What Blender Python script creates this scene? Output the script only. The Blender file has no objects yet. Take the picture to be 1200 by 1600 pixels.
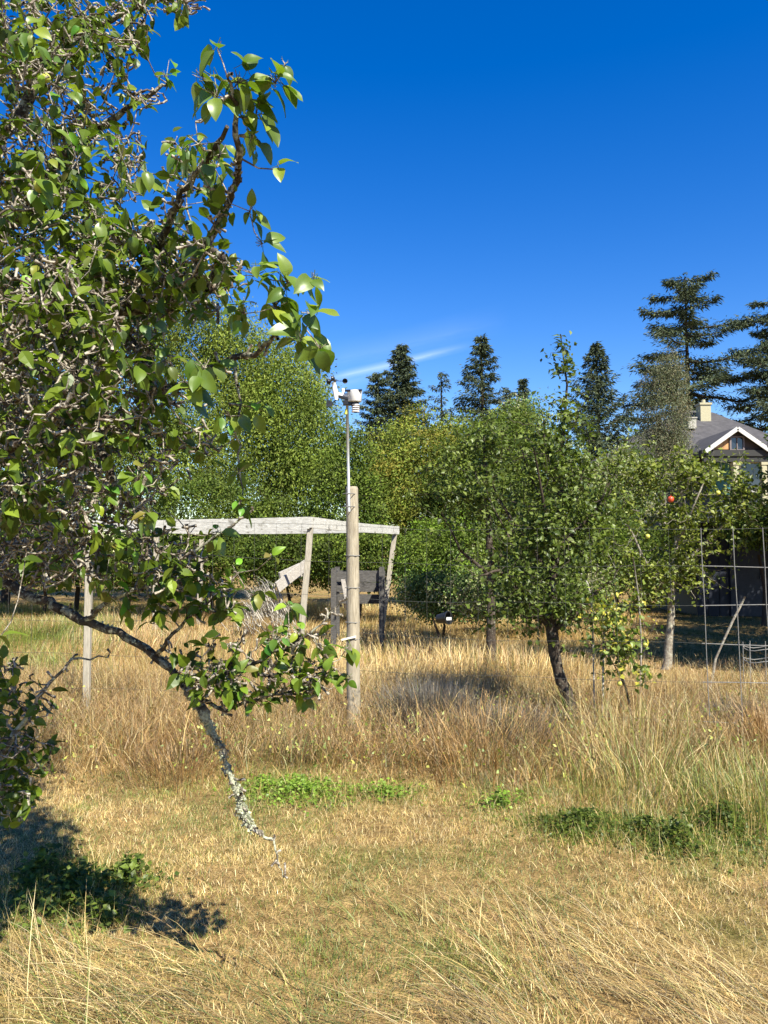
import bpy, math, random
import numpy as np
from mathutils import Vector, Matrix

# ------------------------------------------------------------------ camera, sky, sun, exposure
F = 1250.0; CAMZ = 1.6
PITCH = math.atan(60 / F)
scene = bpy.context.scene
cd = bpy.data.cameras.new('camera'); cam = bpy.data.objects.new('camera', cd)
scene.collection.objects.link(cam); scene.camera = cam
cd.sensor_fit = 'VERTICAL'; cd.sensor_height = 24; cd.lens = 24 * F / 1600
cd.clip_start = 0.05; cd.clip_end = 2000
cam.location = (0, 0, CAMZ); cam.rotation_euler = (math.pi / 2 + PITCH, 0, 0)

SUN_DIR = Vector((0.56, -0.90, 1.17)).normalized()          # towards the sun
elev = math.asin(SUN_DIR.z); az = math.atan2(SUN_DIR.x, SUN_DIR.y)
world = bpy.data.worlds.new('World'); scene.world = world; world.use_nodes = True
nt = world.node_tree; nt.nodes.clear()
def N(t, tree, **kw):
    n = tree.nodes.new(t)
    for k, v in kw.items(): setattr(n, k, v)
    return n
sky = N('ShaderNodeTexSky', nt); sky.sky_type = 'NISHITA'; sky.sun_disc = False
sky.sun_elevation = elev; sky.sun_rotation = az
sky.altitude = 0; sky.air_density = 1.0; sky.dust_density = 0.15; sky.ozone_density = 1.6
hsv = N('ShaderNodeHueSaturation', nt); hsv.inputs['Saturation'].default_value = 1.5; hsv.inputs['Hue'].default_value = 0.517
hsv.inputs['Value'].default_value = 1.12
bg = N('ShaderNodeBackground', nt); bg.inputs['Strength'].default_value = 0.074
outw = N('ShaderNodeOutputWorld', nt)
nt.links.new(sky.outputs[0], hsv.inputs['Color'])
# thin cirrus streaks, mapped on the sky's own directions
tc = N('ShaderNodeTexCoord', nt); sp = N('ShaderNodeSeparateXYZ', nt); nt.links.new(tc.outputs['Generated'], sp.inputs[0])
def M(op, a, b=None, c=None, clamp=False, tree=None):
    tree = tree or nt
    n = tree.nodes.new('ShaderNodeMath'); n.operation = op; n.use_clamp = clamp
    for i, v in enumerate((a, b, c)):
        if v is None: continue
        if isinstance(v, (int, float)): n.inputs[i].default_value = v
        else: tree.links.new(v, n.inputs[i])
    return n.outputs[0]
yy = M('MAXIMUM', sp.outputs[1], 0.05)
u = M('DIVIDE', sp.outputs[0], yy); v = M('DIVIDE', sp.outputs[2], yy)
nz = N('ShaderNodeTexNoise', nt); nz.inputs['Scale'].default_value = 1.0; nz.inputs['Detail'].default_value = 5
nz.inputs['Roughness'].default_value = .68; mp = N('ShaderNodeCombineXYZ', nt)
nt.links.new(M('ADD', M('MULTIPLY', u, 9.0), M('MULTIPLY', v, 2.0)), mp.inputs[0])
nt.links.new(M('SUBTRACT', M('MULTIPLY', v, 60.0), M('MULTIPLY', u, 13.0)), mp.inputs[1])
nt.links.new(mp.outputs[0], nz.inputs['Vector'])
def streak(u0, v0, u1, v1, w, s):
    L = math.hypot(u1 - u0, v1 - v0); dx, dy = (u1 - u0) / L, (v1 - v0) / L
    a = M('ADD', M('MULTIPLY', M('SUBTRACT', u, u0), dx), M('MULTIPLY', M('SUBTRACT', v, v0), dy))
    b = M('SUBTRACT', M('MULTIPLY', M('SUBTRACT', v, v0), dx), M('MULTIPLY', M('SUBTRACT', u, u0), dy))
    b = M('ADD', b, M('MULTIPLY', M('SUBTRACT', nz.outputs['Fac'], 0.5), w * 0.8))
    t = M('DIVIDE', a, L)
    along = M('MULTIPLY', M('MULTIPLY', t, 5.0, clamp=True), M('MULTIPLY', M('SUBTRACT', 1.0, t), 3.5, clamp=True))
    across = M('SUBTRACT', 1.0, M('DIVIDE', M('ABSOLUTE', b), w), clamp=True)
    return M('MULTIPLY', M('MULTIPLY', M('POWER', across, 1.4), along), M('MULTIPLY', M('ADD', M('MULTIPLY', nz.outputs['Fac'], 1.3), 0.1), s))
c1 = streak(-0.085, 0.213, 0.115, 0.260, 0.0075, 0.30)
c2 = streak(-0.10, 0.232, 0.16, 0.292, 0.026, 0.06)
c3 = streak(-0.12, 0.192, 0.03, 0.232, 0.014, 0.10)
cm = M('MULTIPLY', M('ADD', M('ADD', c1, c2), c3), 1.0, clamp=True)
mixc = N('ShaderNodeMixRGB', nt); nt.links.new(cm, mixc.inputs[0]); nt.links.new(hsv.outputs[0], mixc.inputs[1])
mixc.inputs[2].default_value = (8.0, 9.0, 10.0, 1)
nt.links.new(mixc.outputs[0], bg.inputs['Color']); nt.links.new(bg.outputs[0], outw.inputs[0])

sd = bpy.data.lights.new('sun', 'SUN'); sun = bpy.data.objects.new('sun', sd); scene.collection.objects.link(sun)
sd.energy = 5.0; sd.angle = math.radians(0.53); sd.color = (1.0, 0.945, 0.80)
sun.rotation_euler = (-SUN_DIR).to_track_quat('-Z', 'Y').to_euler()
vs = scene.view_settings; vs.view_transform = 'Standard'; vs.look = 'None'; vs.gamma = 1.0; vs.use_curve_mapping = False
vs.exposure = 1.27
scene.cycles.max_bounces = 6; scene.cycles.diffuse_bounces = 3; scene.cycles.transmission_bounces = 3
scene.cycles.glossy_bounces = 2; scene.cycles.use_denoising = True

# ------------------------------------------------------------------ helpers
rng = np.random.default_rng(7); R = random.Random(11)
C = scene.collection
def P(px, py, d):
    vx = (px - 600) / F; vz = (800 - py) / F
    y = math.cos(PITCH) - math.sin(PITCH) * vz; z = math.sin(PITCH) + math.cos(PITCH) * vz
    s = d / y
    return Vector((vx * s, d, CAMZ + z * s))
def G(px, py, z=0.0):
    a = P(px, py, 1.0); k = (z - CAMZ) / (a.z - CAMZ)
    return Vector((a.x * k, k, z))
def tag(o, label=None, cat=None, group=None, kind=None):
    if label: o['label'] = label
    if cat: o['category'] = cat
    if group: o['group'] = group
    if kind: o['kind'] = kind
    return o
def empty(name, loc, label, cat, group=None):
    o = bpy.data.objects.new(name, None); C.objects.link(o); o.location = loc; o.empty_display_size = .2
    return tag(o, label, cat, group)
def link(name, me, mat, parent=None):
    if mat is not None and not me.materials: me.materials.append(mat)
    o = bpy.data.objects.new(name, me); C.objects.link(o)
    if parent is not None:
        o.parent = parent
        o.matrix_parent_inverse = Matrix.Translation(-_wloc(parent))
    return o
def _wloc(o):
    p = Vector(o.location)
    return p
def _absloc(o):                                       # parts are built in world coordinates
    return o.location
def link_sub(name, me, mat, part):                    # part meshes sit at identity in the world
    if mat is not None and not me.materials: me.materials.append(mat)
    o = bpy.data.objects.new(name, me); C.objects.link(o); o.parent = part
    return o

def mesh_np(name, V, T, col=None, smooth=False):
    me = bpy.data.meshes.new(name); V = np.asarray(V, np.float32); T = np.asarray(T, np.int32)
    me.vertices.add(len(V)); me.vertices.foreach_set('co', V.ravel())
    k = T.shape[1]
    me.loops.add(T.size); me.loops.foreach_set('vertex_index', T.ravel())
    me.polygons.add(len(T)); me.polygons.foreach_set('loop_start', np.arange(0, T.size, k, dtype=np.int32))
    me.polygons.foreach_set('use_smooth', np.full(len(T), smooth))
    me.update(calc_edges=True)
    if col is not None:
        at = me.attributes.new('Col', 'FLOAT_COLOR', 'POINT')
        c = np.ones((len(V), 4), np.float32); c[:, :3] = col; at.data.foreach_set('color', c.ravel())
    return me

class MB:
    def __init__(s): s.v = []; s.f = []; s.c = []
    def add(s, vs, fs, col=(1, 1, 1)):
        b = len(s.v); s.v += [tuple(p) for p in vs]; s.f += [tuple(b + i for i in f) for f in fs]; s.c += [col] * len(vs)
    def tube(s, pts, rads, n=6, cap=True, jit=0.0, col=(1, 1, 1)):
        pts = [Vector(p) for p in pts]; vs = []; up = Vector((0.31, 0.2, 0.93))
        for i, p in enumerate(pts):
            t = (pts[min(i + 1, len(pts) - 1)] - pts[max(i - 1, 0)]).normalized()
            a = t.cross(up)
            if a.length < 1e-3: a = t.cross(Vector((1, 0, 0)))
            a.normalize(); b = t.cross(a).normalized(); up = b.cross(t) if False else up
            for k in range(n):
                an = 2 * math.pi * k / n; r = rads[i] * (1 + (R.uniform(-jit, jit) if jit else 0))
                vs.append(p + a * math.cos(an) * r + b * math.sin(an) * r)
        fs = [(i * n + k, i * n + (k + 1) % n, (i + 1) * n + (k + 1) % n, (i + 1) * n + k) for i in range(len(pts) - 1) for k in range(n)]
        if cap: fs += [tuple(range(n)), tuple((len(pts) - 1) * n + k for k in reversed(range(n)))]
        s.add(vs, fs, col)
    def box(s, c, ax, ay, az_, col=(1, 1, 1)):          # centre and three half-axis vectors
        c = Vector(c); ax, ay, az_ = Vector(ax), Vector(ay), Vector(az_)
        vs = [c + sx * ax + sy * ay + sz * az_ for sx in (-1, 1) for sy in (-1, 1) for sz in (-1, 1)]
        s.add(vs, [(0, 1, 3, 2), (4, 6, 7, 5), (0, 4, 5, 1), (2, 3, 7, 6), (0, 2, 6, 4), (1, 5, 7, 3)], col)
    def bar(s, a, b, w, h, up=(0, 0, 1), col=(1, 1, 1)):  # box from a to b
        a, b = Vector(a), Vector(b); t = b - a; side = t.cross(Vector(up)).normalized(); u2 = side.cross(t).normalized()
        s.box((a + b) / 2, t / 2, side * w / 2, u2 * h / 2, col)
    def lathe(s, c, prof, n=16, axis=Vector((0, 0, 1)), col=(1, 1, 1)):
        axis = Vector(axis).normalized(); a = axis.orthogonal().normalized(); b = axis.cross(a); c = Vector(c)
        vs = [c + axis * h + (a * math.cos(2 * math.pi * k / n) + b * math.sin(2 * math.pi * k / n)) * r for r, h in prof for k in range(n)]
        fs = [(i * n + k, i * n + (k + 1) % n, (i + 1) * n + (k + 1) % n, (i + 1) * n + k) for i in range(len(prof) - 1) for k in range(n)]
        s.add(vs, fs, col)
    def mesh(s, name, smooth=False, bevel=0, color=False):
        me = bpy.data.meshes.new(name); me.from_pydata(s.v, [], s.f); me.update()
        if smooth: me.polygons.foreach_set('use_smooth', [True] * len(me.polygons))
        if color:
            at = me.attributes.new('Col', 'FLOAT_COLOR', 'POINT')
            at.data.foreach_set('color', [x for c in s.c for x in (c[0], c[1], c[2], 1)])
        return me
    def link(s, name, mat, parent=None, smooth=False, bevel=0, color=False):
        o = link(name, s.mesh(name, smooth, color=color), mat, parent)
        if bevel:
            m = o.modifiers.new('bevel', 'BEVEL'); m.width = bevel; m.segments = 1; m.limit_method = 'ANGLE'
        return o

def hash2(ix, iy, seed):
    h = (ix * 374761393 + iy * 668265263 + seed * 974634777) & 0xffffffff
    h = ((h ^ (h >> 13)) * 1274126177) & 0xffffffff
    return ((h ^ (h >> 16)) & 0xffff) / 65535.0
def vn(x, y, s, seed=0):
    x = np.asarray(x, float) / s + 500; y = np.asarray(y, float) / s + 500
    ix = np.floor(x).astype(np.int64); iy = np.floor(y).astype(np.int64); fx = x - ix; fy = y - iy
    fx = fx * fx * (3 - 2 * fx); fy = fy * fy * (3 - 2 * fy)
    a, b, c, d = hash2(ix, iy, seed), hash2(ix + 1, iy, seed), hash2(ix, iy + 1, seed), hash2(ix + 1, iy + 1, seed)
    return (a * (1 - fx) + b * fx) * (1 - fy) + (c * (1 - fx) + d * fx) * fy
def fbm(x, y, s, seed=0): return (vn(x, y, s, seed) + .5 * vn(x, y, s / 2.1, seed + 1) + .25 * vn(x, y, s / 4.3, seed + 2)) / 1.75
def sstep(a, b, x): t = np.clip((x - a) / (b - a), 0, 1); return t * t * (3 - 2 * t)
def ground_z(x, y):
    x = np.asarray(x, float); y = np.asarray(y, float)
    z = (fbm(x, y, 1.3, 5) - .5) * .09 * sstep(1.0, 3.0, y) + (fbm(x, y, 5.0, 9) - .5) * .16 * sstep(5, 9, y)
    return z
def gz(x, y): return float(ground_z(np.array([x]), np.array([y]))[0])

# ------------------------------------------------------------------ materials
def newmat(name):
    m = bpy.data.materials.new(name); m.use_nodes = True; m.node_tree.nodes.clear()
    return m, m.node_tree
def noise(t, scale, detail=4, vec=None, stretch=None, rough=.6):
    n = t.nodes.new('ShaderNodeTexNoise'); n.inputs['Scale'].default_value = scale; n.inputs['Detail'].default_value = detail
    n.inputs['Roughness'].default_value = rough
    c = t.nodes.new('ShaderNodeTexCoord'); src = c.outputs['Object']
    if stretch:
        mpn = t.nodes.new('ShaderNodeMapping'); mpn.inputs['Scale'].default_value = stretch
        t.links.new(src, mpn.inputs[0]); src = mpn.outputs[0]
    t.links.new(src, n.inputs['Vector']); return n.outputs['Fac']
def ramp(t, fac, stops):
    r = t.nodes.new('ShaderNodeValToRGB'); els = r.color_ramp.elements
    while len(els) < len(stops): els.new(0.5)
    for e, (p, c) in zip(els, stops): e.position = p; e.color = (*c, 1)
    t.links.new(fac, r.inputs[0]); return r.outputs[0]
def mix(t, f, a, b, mode='MIX'):
    n = t.nodes.new('ShaderNodeMixRGB'); n.blend_type = mode
    for i, v in enumerate((f, a, b)):
        if isinstance(v, (int, float)): n.inputs[i].default_value = v
        elif isinstance(v, tuple): n.inputs[i].default_value = (*v, 1)
        else: t.links.new(v, n.inputs[i])
    return n.outputs[0]
def finish(m, t, color, rough=.8, bump=None, bstr=.3, bdist=.01, spec=.3, metal=0):
    b = t.nodes.new('ShaderNodeBsdfPrincipled'); o = t.nodes.new('ShaderNodeOutputMaterial')
    if isinstance(color, tuple): b.inputs['Base Color'].default_value = (*color, 1)
    else: t.links.new(color, b.inputs['Base Color'])
    b.inputs['Roughness'].default_value = rough; b.inputs['Specular IOR Level'].default_value = spec; b.inputs['Metallic'].default_value = metal
    if bump is not None:
        bn = t.nodes.new('ShaderNodeBump'); bn.inputs['Strength'].default_value = bstr; bn.inputs['Distance'].default_value = bdist
        t.links.new(bump, bn.inputs['Height']); t.links.new(bn.outputs[0], b.inputs['Normal'])
    t.links.new(b.outputs[0], o.inputs[0]); return m
def leafmat(name, trans=.35, gloss=.12, tcol=(1.25, 1.35, .55), rough=.4, fixed=None, vein=False):
    m, t = newmat(name)
    if fixed: col = mix(t, noise(t, 30, 3), fixed, tuple(c * .75 for c in fixed))
    else:
        a = t.nodes.new('ShaderNodeAttribute'); a.attribute_name = 'Col'; col = a.outputs['Color']
    if vein:
        oi = t.nodes.new('ShaderNodeObjectInfo')
        col = mix(t, oi.outputs['Random'], mix(t, 1.0, col, (.72, .85, .75), 'MULTIPLY'), mix(t, 1.0, col, (1.3, 1.15, .9), 'MULTIPLY'))
    d = t.nodes.new('ShaderNodeBsdfDiffuse'); tr = t.nodes.new('ShaderNodeBsdfTranslucent'); gl = t.nodes.new('ShaderNodeBsdfGlossy')
    t.links.new(col, d.inputs[0]); t.links.new(mix(t, 1.0, col, tcol, 'MULTIPLY'), tr.inputs[0])
    gl.inputs['Roughness'].default_value = rough; gl.inputs['Color'].default_value = (.8, .85, .8, 1)
    m1 = t.nodes.new('ShaderNodeMixShader'); m1.inputs[0].default_value = trans; t.links.new(d.outputs[0], m1.inputs[1]); t.links.new(tr.outputs[0], m1.inputs[2])
    fr = t.nodes.new('ShaderNodeLayerWeight'); fr.inputs[0].default_value = .3
    g = M('ADD', M('MULTIPLY', fr.outputs['Fresnel'], gloss, tree=t), gloss * .35, tree=t)
    m2 = t.nodes.new('ShaderNodeMixShader'); t.links.new(g, m2.inputs[0]); t.links.new(m1.outputs[0], m2.inputs[1]); t.links.new(gl.outputs[0], m2.inputs[2])
    o = t.nodes.new('ShaderNodeOutputMaterial'); t.links.new(m2.outputs[0], o.inputs[0])
    return m
def barkmat(name, dark, light, lichen, lich=.55, scale=30):
    m, t = newmat(name)
    b = ramp(t, noise(t, scale, 6), [(.3, dark), (.7, light)])
    l = ramp(t, noise(t, scale * .9, 5, rough=.7), [(lich - .04, (0, 0, 0)), (lich + .05, (1, 1, 1))])
    lc = ramp(t, noise(t, scale * 4, 3), [(.35, tuple(c * .6 for c in lichen)), (.65, lichen)])
    return finish(m, t, mix(t, l, b, lc), .9, noise(t, scale * 3, 6), .9, .006, .1)
def woodmat(name, dark, light, stretch=(14, 14, 1.2), stain=(.05, .05, .04), st=.62):
    m, t = newmat(name)
    g = ramp(t, noise(t, 6, 7, stretch=stretch, rough=.7), [(.3, dark), (.68, light)])
    s = ramp(t, noise(t, 7, 5), [(st, (0, 0, 0)), (st + .1, (.8, .8, .8))])
    return finish(m, t, mix(t, s, g, stain), .85, noise(t, 8, 7, stretch=stretch), .6, .006, .2)
def plain(name, c, rough=.6, spec=.3, metal=0, var=.15, scale=20):
    m, t = newmat(name)
    col = ramp(t, noise(t, scale, 4), [(.3, tuple(x * (1 - var) for x in c)), (.7, tuple(min(1, x * (1 + var)) for x in c))])
    return finish(m, t, col, rough, spec=spec, metal=metal)

MAT = dict(
    grass=leafmat('grass_blade', .30, .10, (1.2, 1.1, .7), .5),
    leaf=leafmat('leaf', .32, .06, (1.25, 1.4, .5), .42),
    bigleaf=leafmat('pear_leaf', .40, .12, (1.35, 1.5, .45), .38, vein=True),
    farleaf=leafmat('far_leaf', .26, .015, (1.2, 1.3, .6), .5),
    needle=leafmat('needle', .12, .05, (1.1, 1.2, .7), .6),
    bark=barkmat('pear_bark', (.022, .017, .013), (.10, .082, .065), (.36, .36, .27), .55),
    lichenbark=barkmat('lichen_bark', (.03, .025, .02), (.17, .15, .12), (.44, .45, .33), .50, 34),
    lichen=plain('lichen', (.42, .45, .30), .95, .05, 0, .4, 120),
    twig=barkmat('twig', (.035, .028, .022), (.17, .135, .105), (.46, .41, .33), .49, 40),
    darkbark=barkmat('apple_bark', (.02, .016, .013), (.09, .07, .055), (.24, .23, .18), .60),
    palebark=barkmat('pale_bark', (.12, .10, .08), (.30, .26, .21), (.42, .41, .33), .55),
    firbark=plain('fir_bark', (.06, .045, .035), .9, .1),
    post=woodmat('post_wood', (.17, .14, .10), (.42, .37, .28), (16, 16, 1.2), (.07, .065, .055), .60),
    stake=woodmat('stake_wood', (.20, .18, .14), (.42, .38, .31), (20, 20, 1.5), (.15, .14, .12), .66),
    white=woodmat('white_board', (.30, .29, .26), (.58, .57, .53), (2, 2, 9), (.16, .15, .12), .56),
    oldwood=woodmat('old_plank', (.035, .032, .03), (.12, .115, .11), (3, 3, 12), (.02, .02, .02), .6),
    greywood=woodmat('grey_wood', (.22, .20, .18), (.46, .43, .39), (4, 4, 10), (.12, .11, .1), .64),
    thinwire=plain('dull_wire', (.07, .07, .065), .8, .1, 0, .2, 60),
    wire=plain('galvanised_wire', (.20, .195, .185), .7, .2, .1, .2, 60),
    metal=plain('galvanised_pipe', (.42, .42, .40), .5, .5, .55, .15, 25),
    plastic=plain('white_plastic', (.80, .80, .79), .4, .4, 0, .04),
    black=plain('black_plastic', (.014, .015, .018), .35, .4, 0, .2),
    solar=plain('solar_cell', (.012, .016, .04), .15, .6, 0, .2),
    yellow=plain('yellow_tape', (.55, .56, .08), .5, .3, 0, .1),
)
m, t = newmat('soil')
n1 = noise(t, .9, 6); n2 = noise(t, 14, 6); n3 = noise(t, 90, 4)
c1_ = ramp(t, n1, [(.35, (.30, .225, .11)), (.5, (.42, .32, .155)), (.68, (.20, .20, .07))])
c2_ = ramp(t, n2, [(.3, (.35, .3, .25)), (.7, (1.1, 1.05, 1.0))])
c3_ = ramp(t, n3, [(.3, (.45, .42, .38)), (.65, (1.15, 1.1, 1.0))])
MAT['soil'] = finish(m, t, mix(t, 1.0, mix(t, 1.0, c1_, c2_, 'MULTIPLY'), c3_, 'MULTIPLY'), 1, n3, .8, .02, .05)

# ------------------------------------------------------------------ ground
xs = np.concatenate([np.linspace(-260, -14, 12), np.linspace(-12, 12, 121), np.linspace(14, 260, 12)])
ys = np.concatenate([np.linspace(-200, -4, 8), np.linspace(-2, 26, 141), np.linspace(30, 420, 16)])
X, Y = np.meshgrid(xs, ys); Z = ground_z(X, Y) * ((abs(X) < 13) & (Y > 0) & (Y < 27))
V = np.stack([X.ravel(), Y.ravel(), Z.ravel()], 1); nx = len(xs)
I, J = np.meshgrid(np.arange(nx - 1), np.arange(len(ys) - 1)); a = (J * nx + I).ravel()
tag(link('ground', mesh_np('ground', V, np.stack([a, a + 1, a + nx + 1, a + nx], 1), smooth=True), MAT['soil']),
    'sunburnt ground under the dry grass', kind='structure')

# ------------------------------------------------------------------ grass
STRAW = np.array([(.56, .41, .155), (.68, .53, .24), (.43, .30, .11), (.60, .44, .16), (.74, .61, .32)])
BROWN = np.array([(.29, .18, .08), (.38, .25, .12), (.48, .33, .16), (.32, .24, .15), (.20, .15, .10)]) * np.array((1.1, 1.0, .78))
GREEN = np.array([(.17, .22, .05), (.22, .26, .06), (.12, .17, .04), (.28, .29, .09), (.15, .20, .06)]) * np.array((0.92, 0.92, 0.62))
GREY = np.array([(.20, .18, .16), (.27, .24, .21), (.15, .13, .12), (.33, .29, .24), (.10, .09, .085)])
RUST = np.array([(.42, .24, .11), (.50, .31, .15), (.36, .20, .09), (.55, .38, .20), (.46, .29, .14)])
def pal(A, n): return A[rng.integers(0, len(A), n)] * rng.uniform(.72, 1.2, (n, 1))
def blades(base, h, w, lean, ang, col, curl=1.0, seg=3, lean0=0.0):
    """base (n,3), height, width, lean 0..1.4 (radians from upright at the tip), heading, colour"""
    n = len(base); L = seg + 1
    s = np.linspace(0, 1, L)
    th = lean0 + (lean[:, None] - lean0) * s[None]                          # bends over along its length
    ds = h[:, None] / seg
    dz = np.cos(th) * ds; dr = np.sin(th) * ds
    z = np.concatenate([np.zeros((n, 1)), np.cumsum(dz[:, 1:], 1)], 1); r = np.concatenate([np.zeros((n, 1)), np.cumsum(dr[:, 1:], 1)], 1)
    dirx, diry = np.cos(ang)[:, None], np.sin(ang)[:, None]
    cx = base[:, 0:1] + r * dirx; cy = base[:, 1:2] + r * diry; cz = base[:, 2:3] + z
    fa = ang + math.pi / 2 + rng.normal(0, .7, n)
    wx, wy = np.cos(fa)[:, None], np.sin(fa)[:, None]
    ww = (w[:, None] / 2) * (1 - .55 * s[None]); ww[:, -1] = 0
    Lf = np.stack([cx - wx * ww, cy - wy * ww, cz], 2)[:, :-1]; Rt = np.stack([cx + wx * ww, cy + wy * ww, cz], 2)[:, :-1]
    tip = np.stack([cx, cy, cz], 2)[:, -1:]
    V = np.concatenate([Lf, Rt, tip], 1); k = 2 * seg + 1
    T = []
    for i in range(seg - 1): T += [(i, seg + i, seg + i + 1), (i, seg + i + 1, i + 1)]
    T.append((seg - 1, 2 * seg - 1, 2 * seg))
    T = (np.arange(n)[:, None, None] * k + np.array(T)[None]).reshape(-1, 3)
    sh = np.ones((n, k, 1))
    return V.reshape(-1, 3), T, (col[:, None, :] * sh).reshape(-1, 3)
class Mass:
    def __init__(s): s.V = []; s.T = []; s.C = []; s.n = 0
    def add(s, vtc):
        V, T, c = vtc
        s.V.append(V); s.T.append(T + s.n); s.C.append(c); s.n += len(V)
    def link(s, name, mat, parent=None):
        return link(name, mesh_np(name, np.concatenate(s.V), np.concatenate(s.T), np.concatenate(s.C)), mat, parent)
def wedge(n, y0, y1, margin=.58):
    y = np.sqrt(rng.uniform(y0 * y0, y1 * y1, n)); x = rng.uniform(-margin, margin, n) * y
    return x, y
def spots(x, y, L, r=1.0):
    out = np.zeros_like(x)
    for px, py, rx, ry, s in L:
        g = G(px, py); g2 = G(px + rx, py); dy = abs(G(px, py + ry).y - G(px, py - ry).y) / 2
        d = ((x - g.x) / abs(g2.x - g.x)) ** 2 + ((y - g.y) / dy) ** 2
        out = np.maximum(out, s * np.exp(-d * 1.2))
    return out
GREENSP = [(480, 1240, 90, 22, 1.0), (600, 1235, 80, 18, .7), (900, 1300, 110, 25, 1.0), (1080, 1330, 120, 40, .8), (760, 1260, 80, 22, .7),
           (120, 1400, 110, 60, 1.0), (230, 1320, 70, 30, .5), (860, 1410, 90, 25, .8), (620, 1420, 110, 40, .6), (430, 1540, 140, 40, .55),
           (300, 1470, 120, 25, .6), (330, 1240, 60, 25, .6), (1150, 1260, 70, 60, .7), (500, 1430, 280, 50, .5), (250, 1500, 200, 30, .4), (760, 1500, 120, 60, .45), (150, 1310, 60, 20, .6)]
BROWN_SHADE_SP = [(1120, 1430, 110, 35, 1.0), (1190, 1400, 60, 60, .8), (780, 1200, 200, 50, .7), (500, 1170, 200, 40, .6), (290, 1190, 70, 30, .9),  # brown patches; the first two, lower right, paint a cast shadow
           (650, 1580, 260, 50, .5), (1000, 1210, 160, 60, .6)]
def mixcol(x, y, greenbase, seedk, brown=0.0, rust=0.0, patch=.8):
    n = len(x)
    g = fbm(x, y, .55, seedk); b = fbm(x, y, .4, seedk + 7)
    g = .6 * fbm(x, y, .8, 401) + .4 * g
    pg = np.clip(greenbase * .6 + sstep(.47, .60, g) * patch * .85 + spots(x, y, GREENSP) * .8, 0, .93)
    pb = np.clip(brown + sstep(.5, .75, b) * .35 + spots(x, y, BROWN_SHADE_SP) * .5, 0, .9)
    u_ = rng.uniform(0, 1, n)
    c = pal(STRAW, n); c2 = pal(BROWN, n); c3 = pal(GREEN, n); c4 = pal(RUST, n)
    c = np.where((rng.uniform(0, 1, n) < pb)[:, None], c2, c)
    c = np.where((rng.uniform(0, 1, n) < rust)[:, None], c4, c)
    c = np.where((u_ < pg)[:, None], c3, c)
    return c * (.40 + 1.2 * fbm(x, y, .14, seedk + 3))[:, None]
def pos(x, y): return np.stack([x, y, ground_z(x, y) - .01], 1)

# short, half dry lawn between the camera and the fence strip
lawn = Mass()
n = 250000; x, y = wedge(n, 2.1, 6.5)
flow = 0.6 + 2.2 * (fbm(x, y, 1.1, 31) - .5) * 2
lawn.add(blades(pos(x, y), rng.uniform(.012, .042, n) * (.35 + 1.3 * fbm(x, y, .25, 33)), rng.uniform(.0018, .0038, n),
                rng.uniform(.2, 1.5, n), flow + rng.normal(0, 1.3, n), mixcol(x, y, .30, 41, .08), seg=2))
n = 45000; x, y = wedge(n, 2.1, 6.5)                      # matted straw lying on the soil
lawn.add(blades(pos(x, y) + [0, 0, .012], rng.uniform(.03, .075, n), rng.uniform(.0016, .003, n), rng.uniform(1.1, 1.62, n),
                rng.uniform(0, 6.28, n), mixcol(x, y, .1, 43, .12), seg=2))
tag(lawn.link('lawn_grass', MAT['grass']), 'short half dry straw coloured grass of the lawn', 'grass', kind='stuff')

# long bent stalks lying over in the front
fall = Mass()
n = 9000; x, y = wedge(n, 2.05, 4.0)
dens = sstep(3.45, 2.85, y) * sstep(.38, .62, fbm(x, y, .8, 51)) * .95 + spots(x, y, [(820, 1460, 220, 40, .6), (150, 1540, 200, 60, .5)])
k = rng.uniform(0, 1, n) < dens; x, y = x[k], y[k]; n = len(x)
ang = np.where(x < -.4, 2.9, 2.5) + (fbm(x, y, .7, 53) - .5) * 4.5 + rng.normal(0, .45, n)
fall.add(blades(pos(x, y), rng.uniform(.14, .42, n), rng.uniform(.0018, .004, n), rng.uniform(1.25, 1.95, n), ang, mixcol(x, y, .22, 55, .16) * .88, seg=5, lean0=.75))
n = 60; x, y = wedge(n, 2.2, 3.1); k = rng.uniform(0, 1, n) < .3 + fbm(x, y, .6, 57) * .6; x, y = x[k], y[k]; n = len(x)
fall.add(blades(pos(x, y), rng.uniform(.2, .42, n), rng.uniform(.0025, .004, n), rng.uniform(.4, 1.5, n), rng.normal(2.2, .9, n), pal(STRAW, n), seg=5))
tag(fall.link('fallen_grass', MAT['grass']), 'long bent stalks lying over in the front of the lawn', 'grass', kind='stuff')

# tall dry strip along the wire fence
tall = Mass()
def fence_y(x): return 6.9 - .175 * (x + .276)
n = 140000; x, y = wedge(n, 4.1, 9.2)
front = 5.45 + (fbm(x, y, .8, 61) - .5) * 1.1 - sstep(.3, 1.7, x) * 1.0 - sstep(-1.6, -3.4, x) * .1
inn = sstep(front - .12, front + .35, y)
k = rng.uniform(0, 1, n) < inn * (.3 + .95 * fbm(x, y, .45, 63)) * (1 - .6 * sstep(8.0, 9.2, y)); x, y, f = x[k], y[k], front[k]; n = len(x)
lowsp = 1 - .62 * np.exp(-((x - (.235 * y)) / .55) ** 2) - .3 * np.exp(-((x - (.42 * y)) / .5) ** 2)
ht = (.10 + .25 * sstep(0, 1.1, y - f)) * (.2 + 1.5 * fbm(x, y, .38, 65)) * rng.uniform(.4, 1.2, n) * lowsp
tl = .25 + 1.5 * fbm(x, y, .45, 165) + rng.normal(0, .28, n); ta = 14 * fbm(x, y, .9, 167) + rng.normal(0, .8, n)
tall.add(blades(pos(x, y), ht, rng.uniform(.002, .005, n), np.clip(tl, .05, 1.9), ta, mixcol(x, y, .10, 67, .66, patch=.35) * (.78 + .25 * rng.uniform(0, 1, (n, 1))), seg=3))
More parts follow.
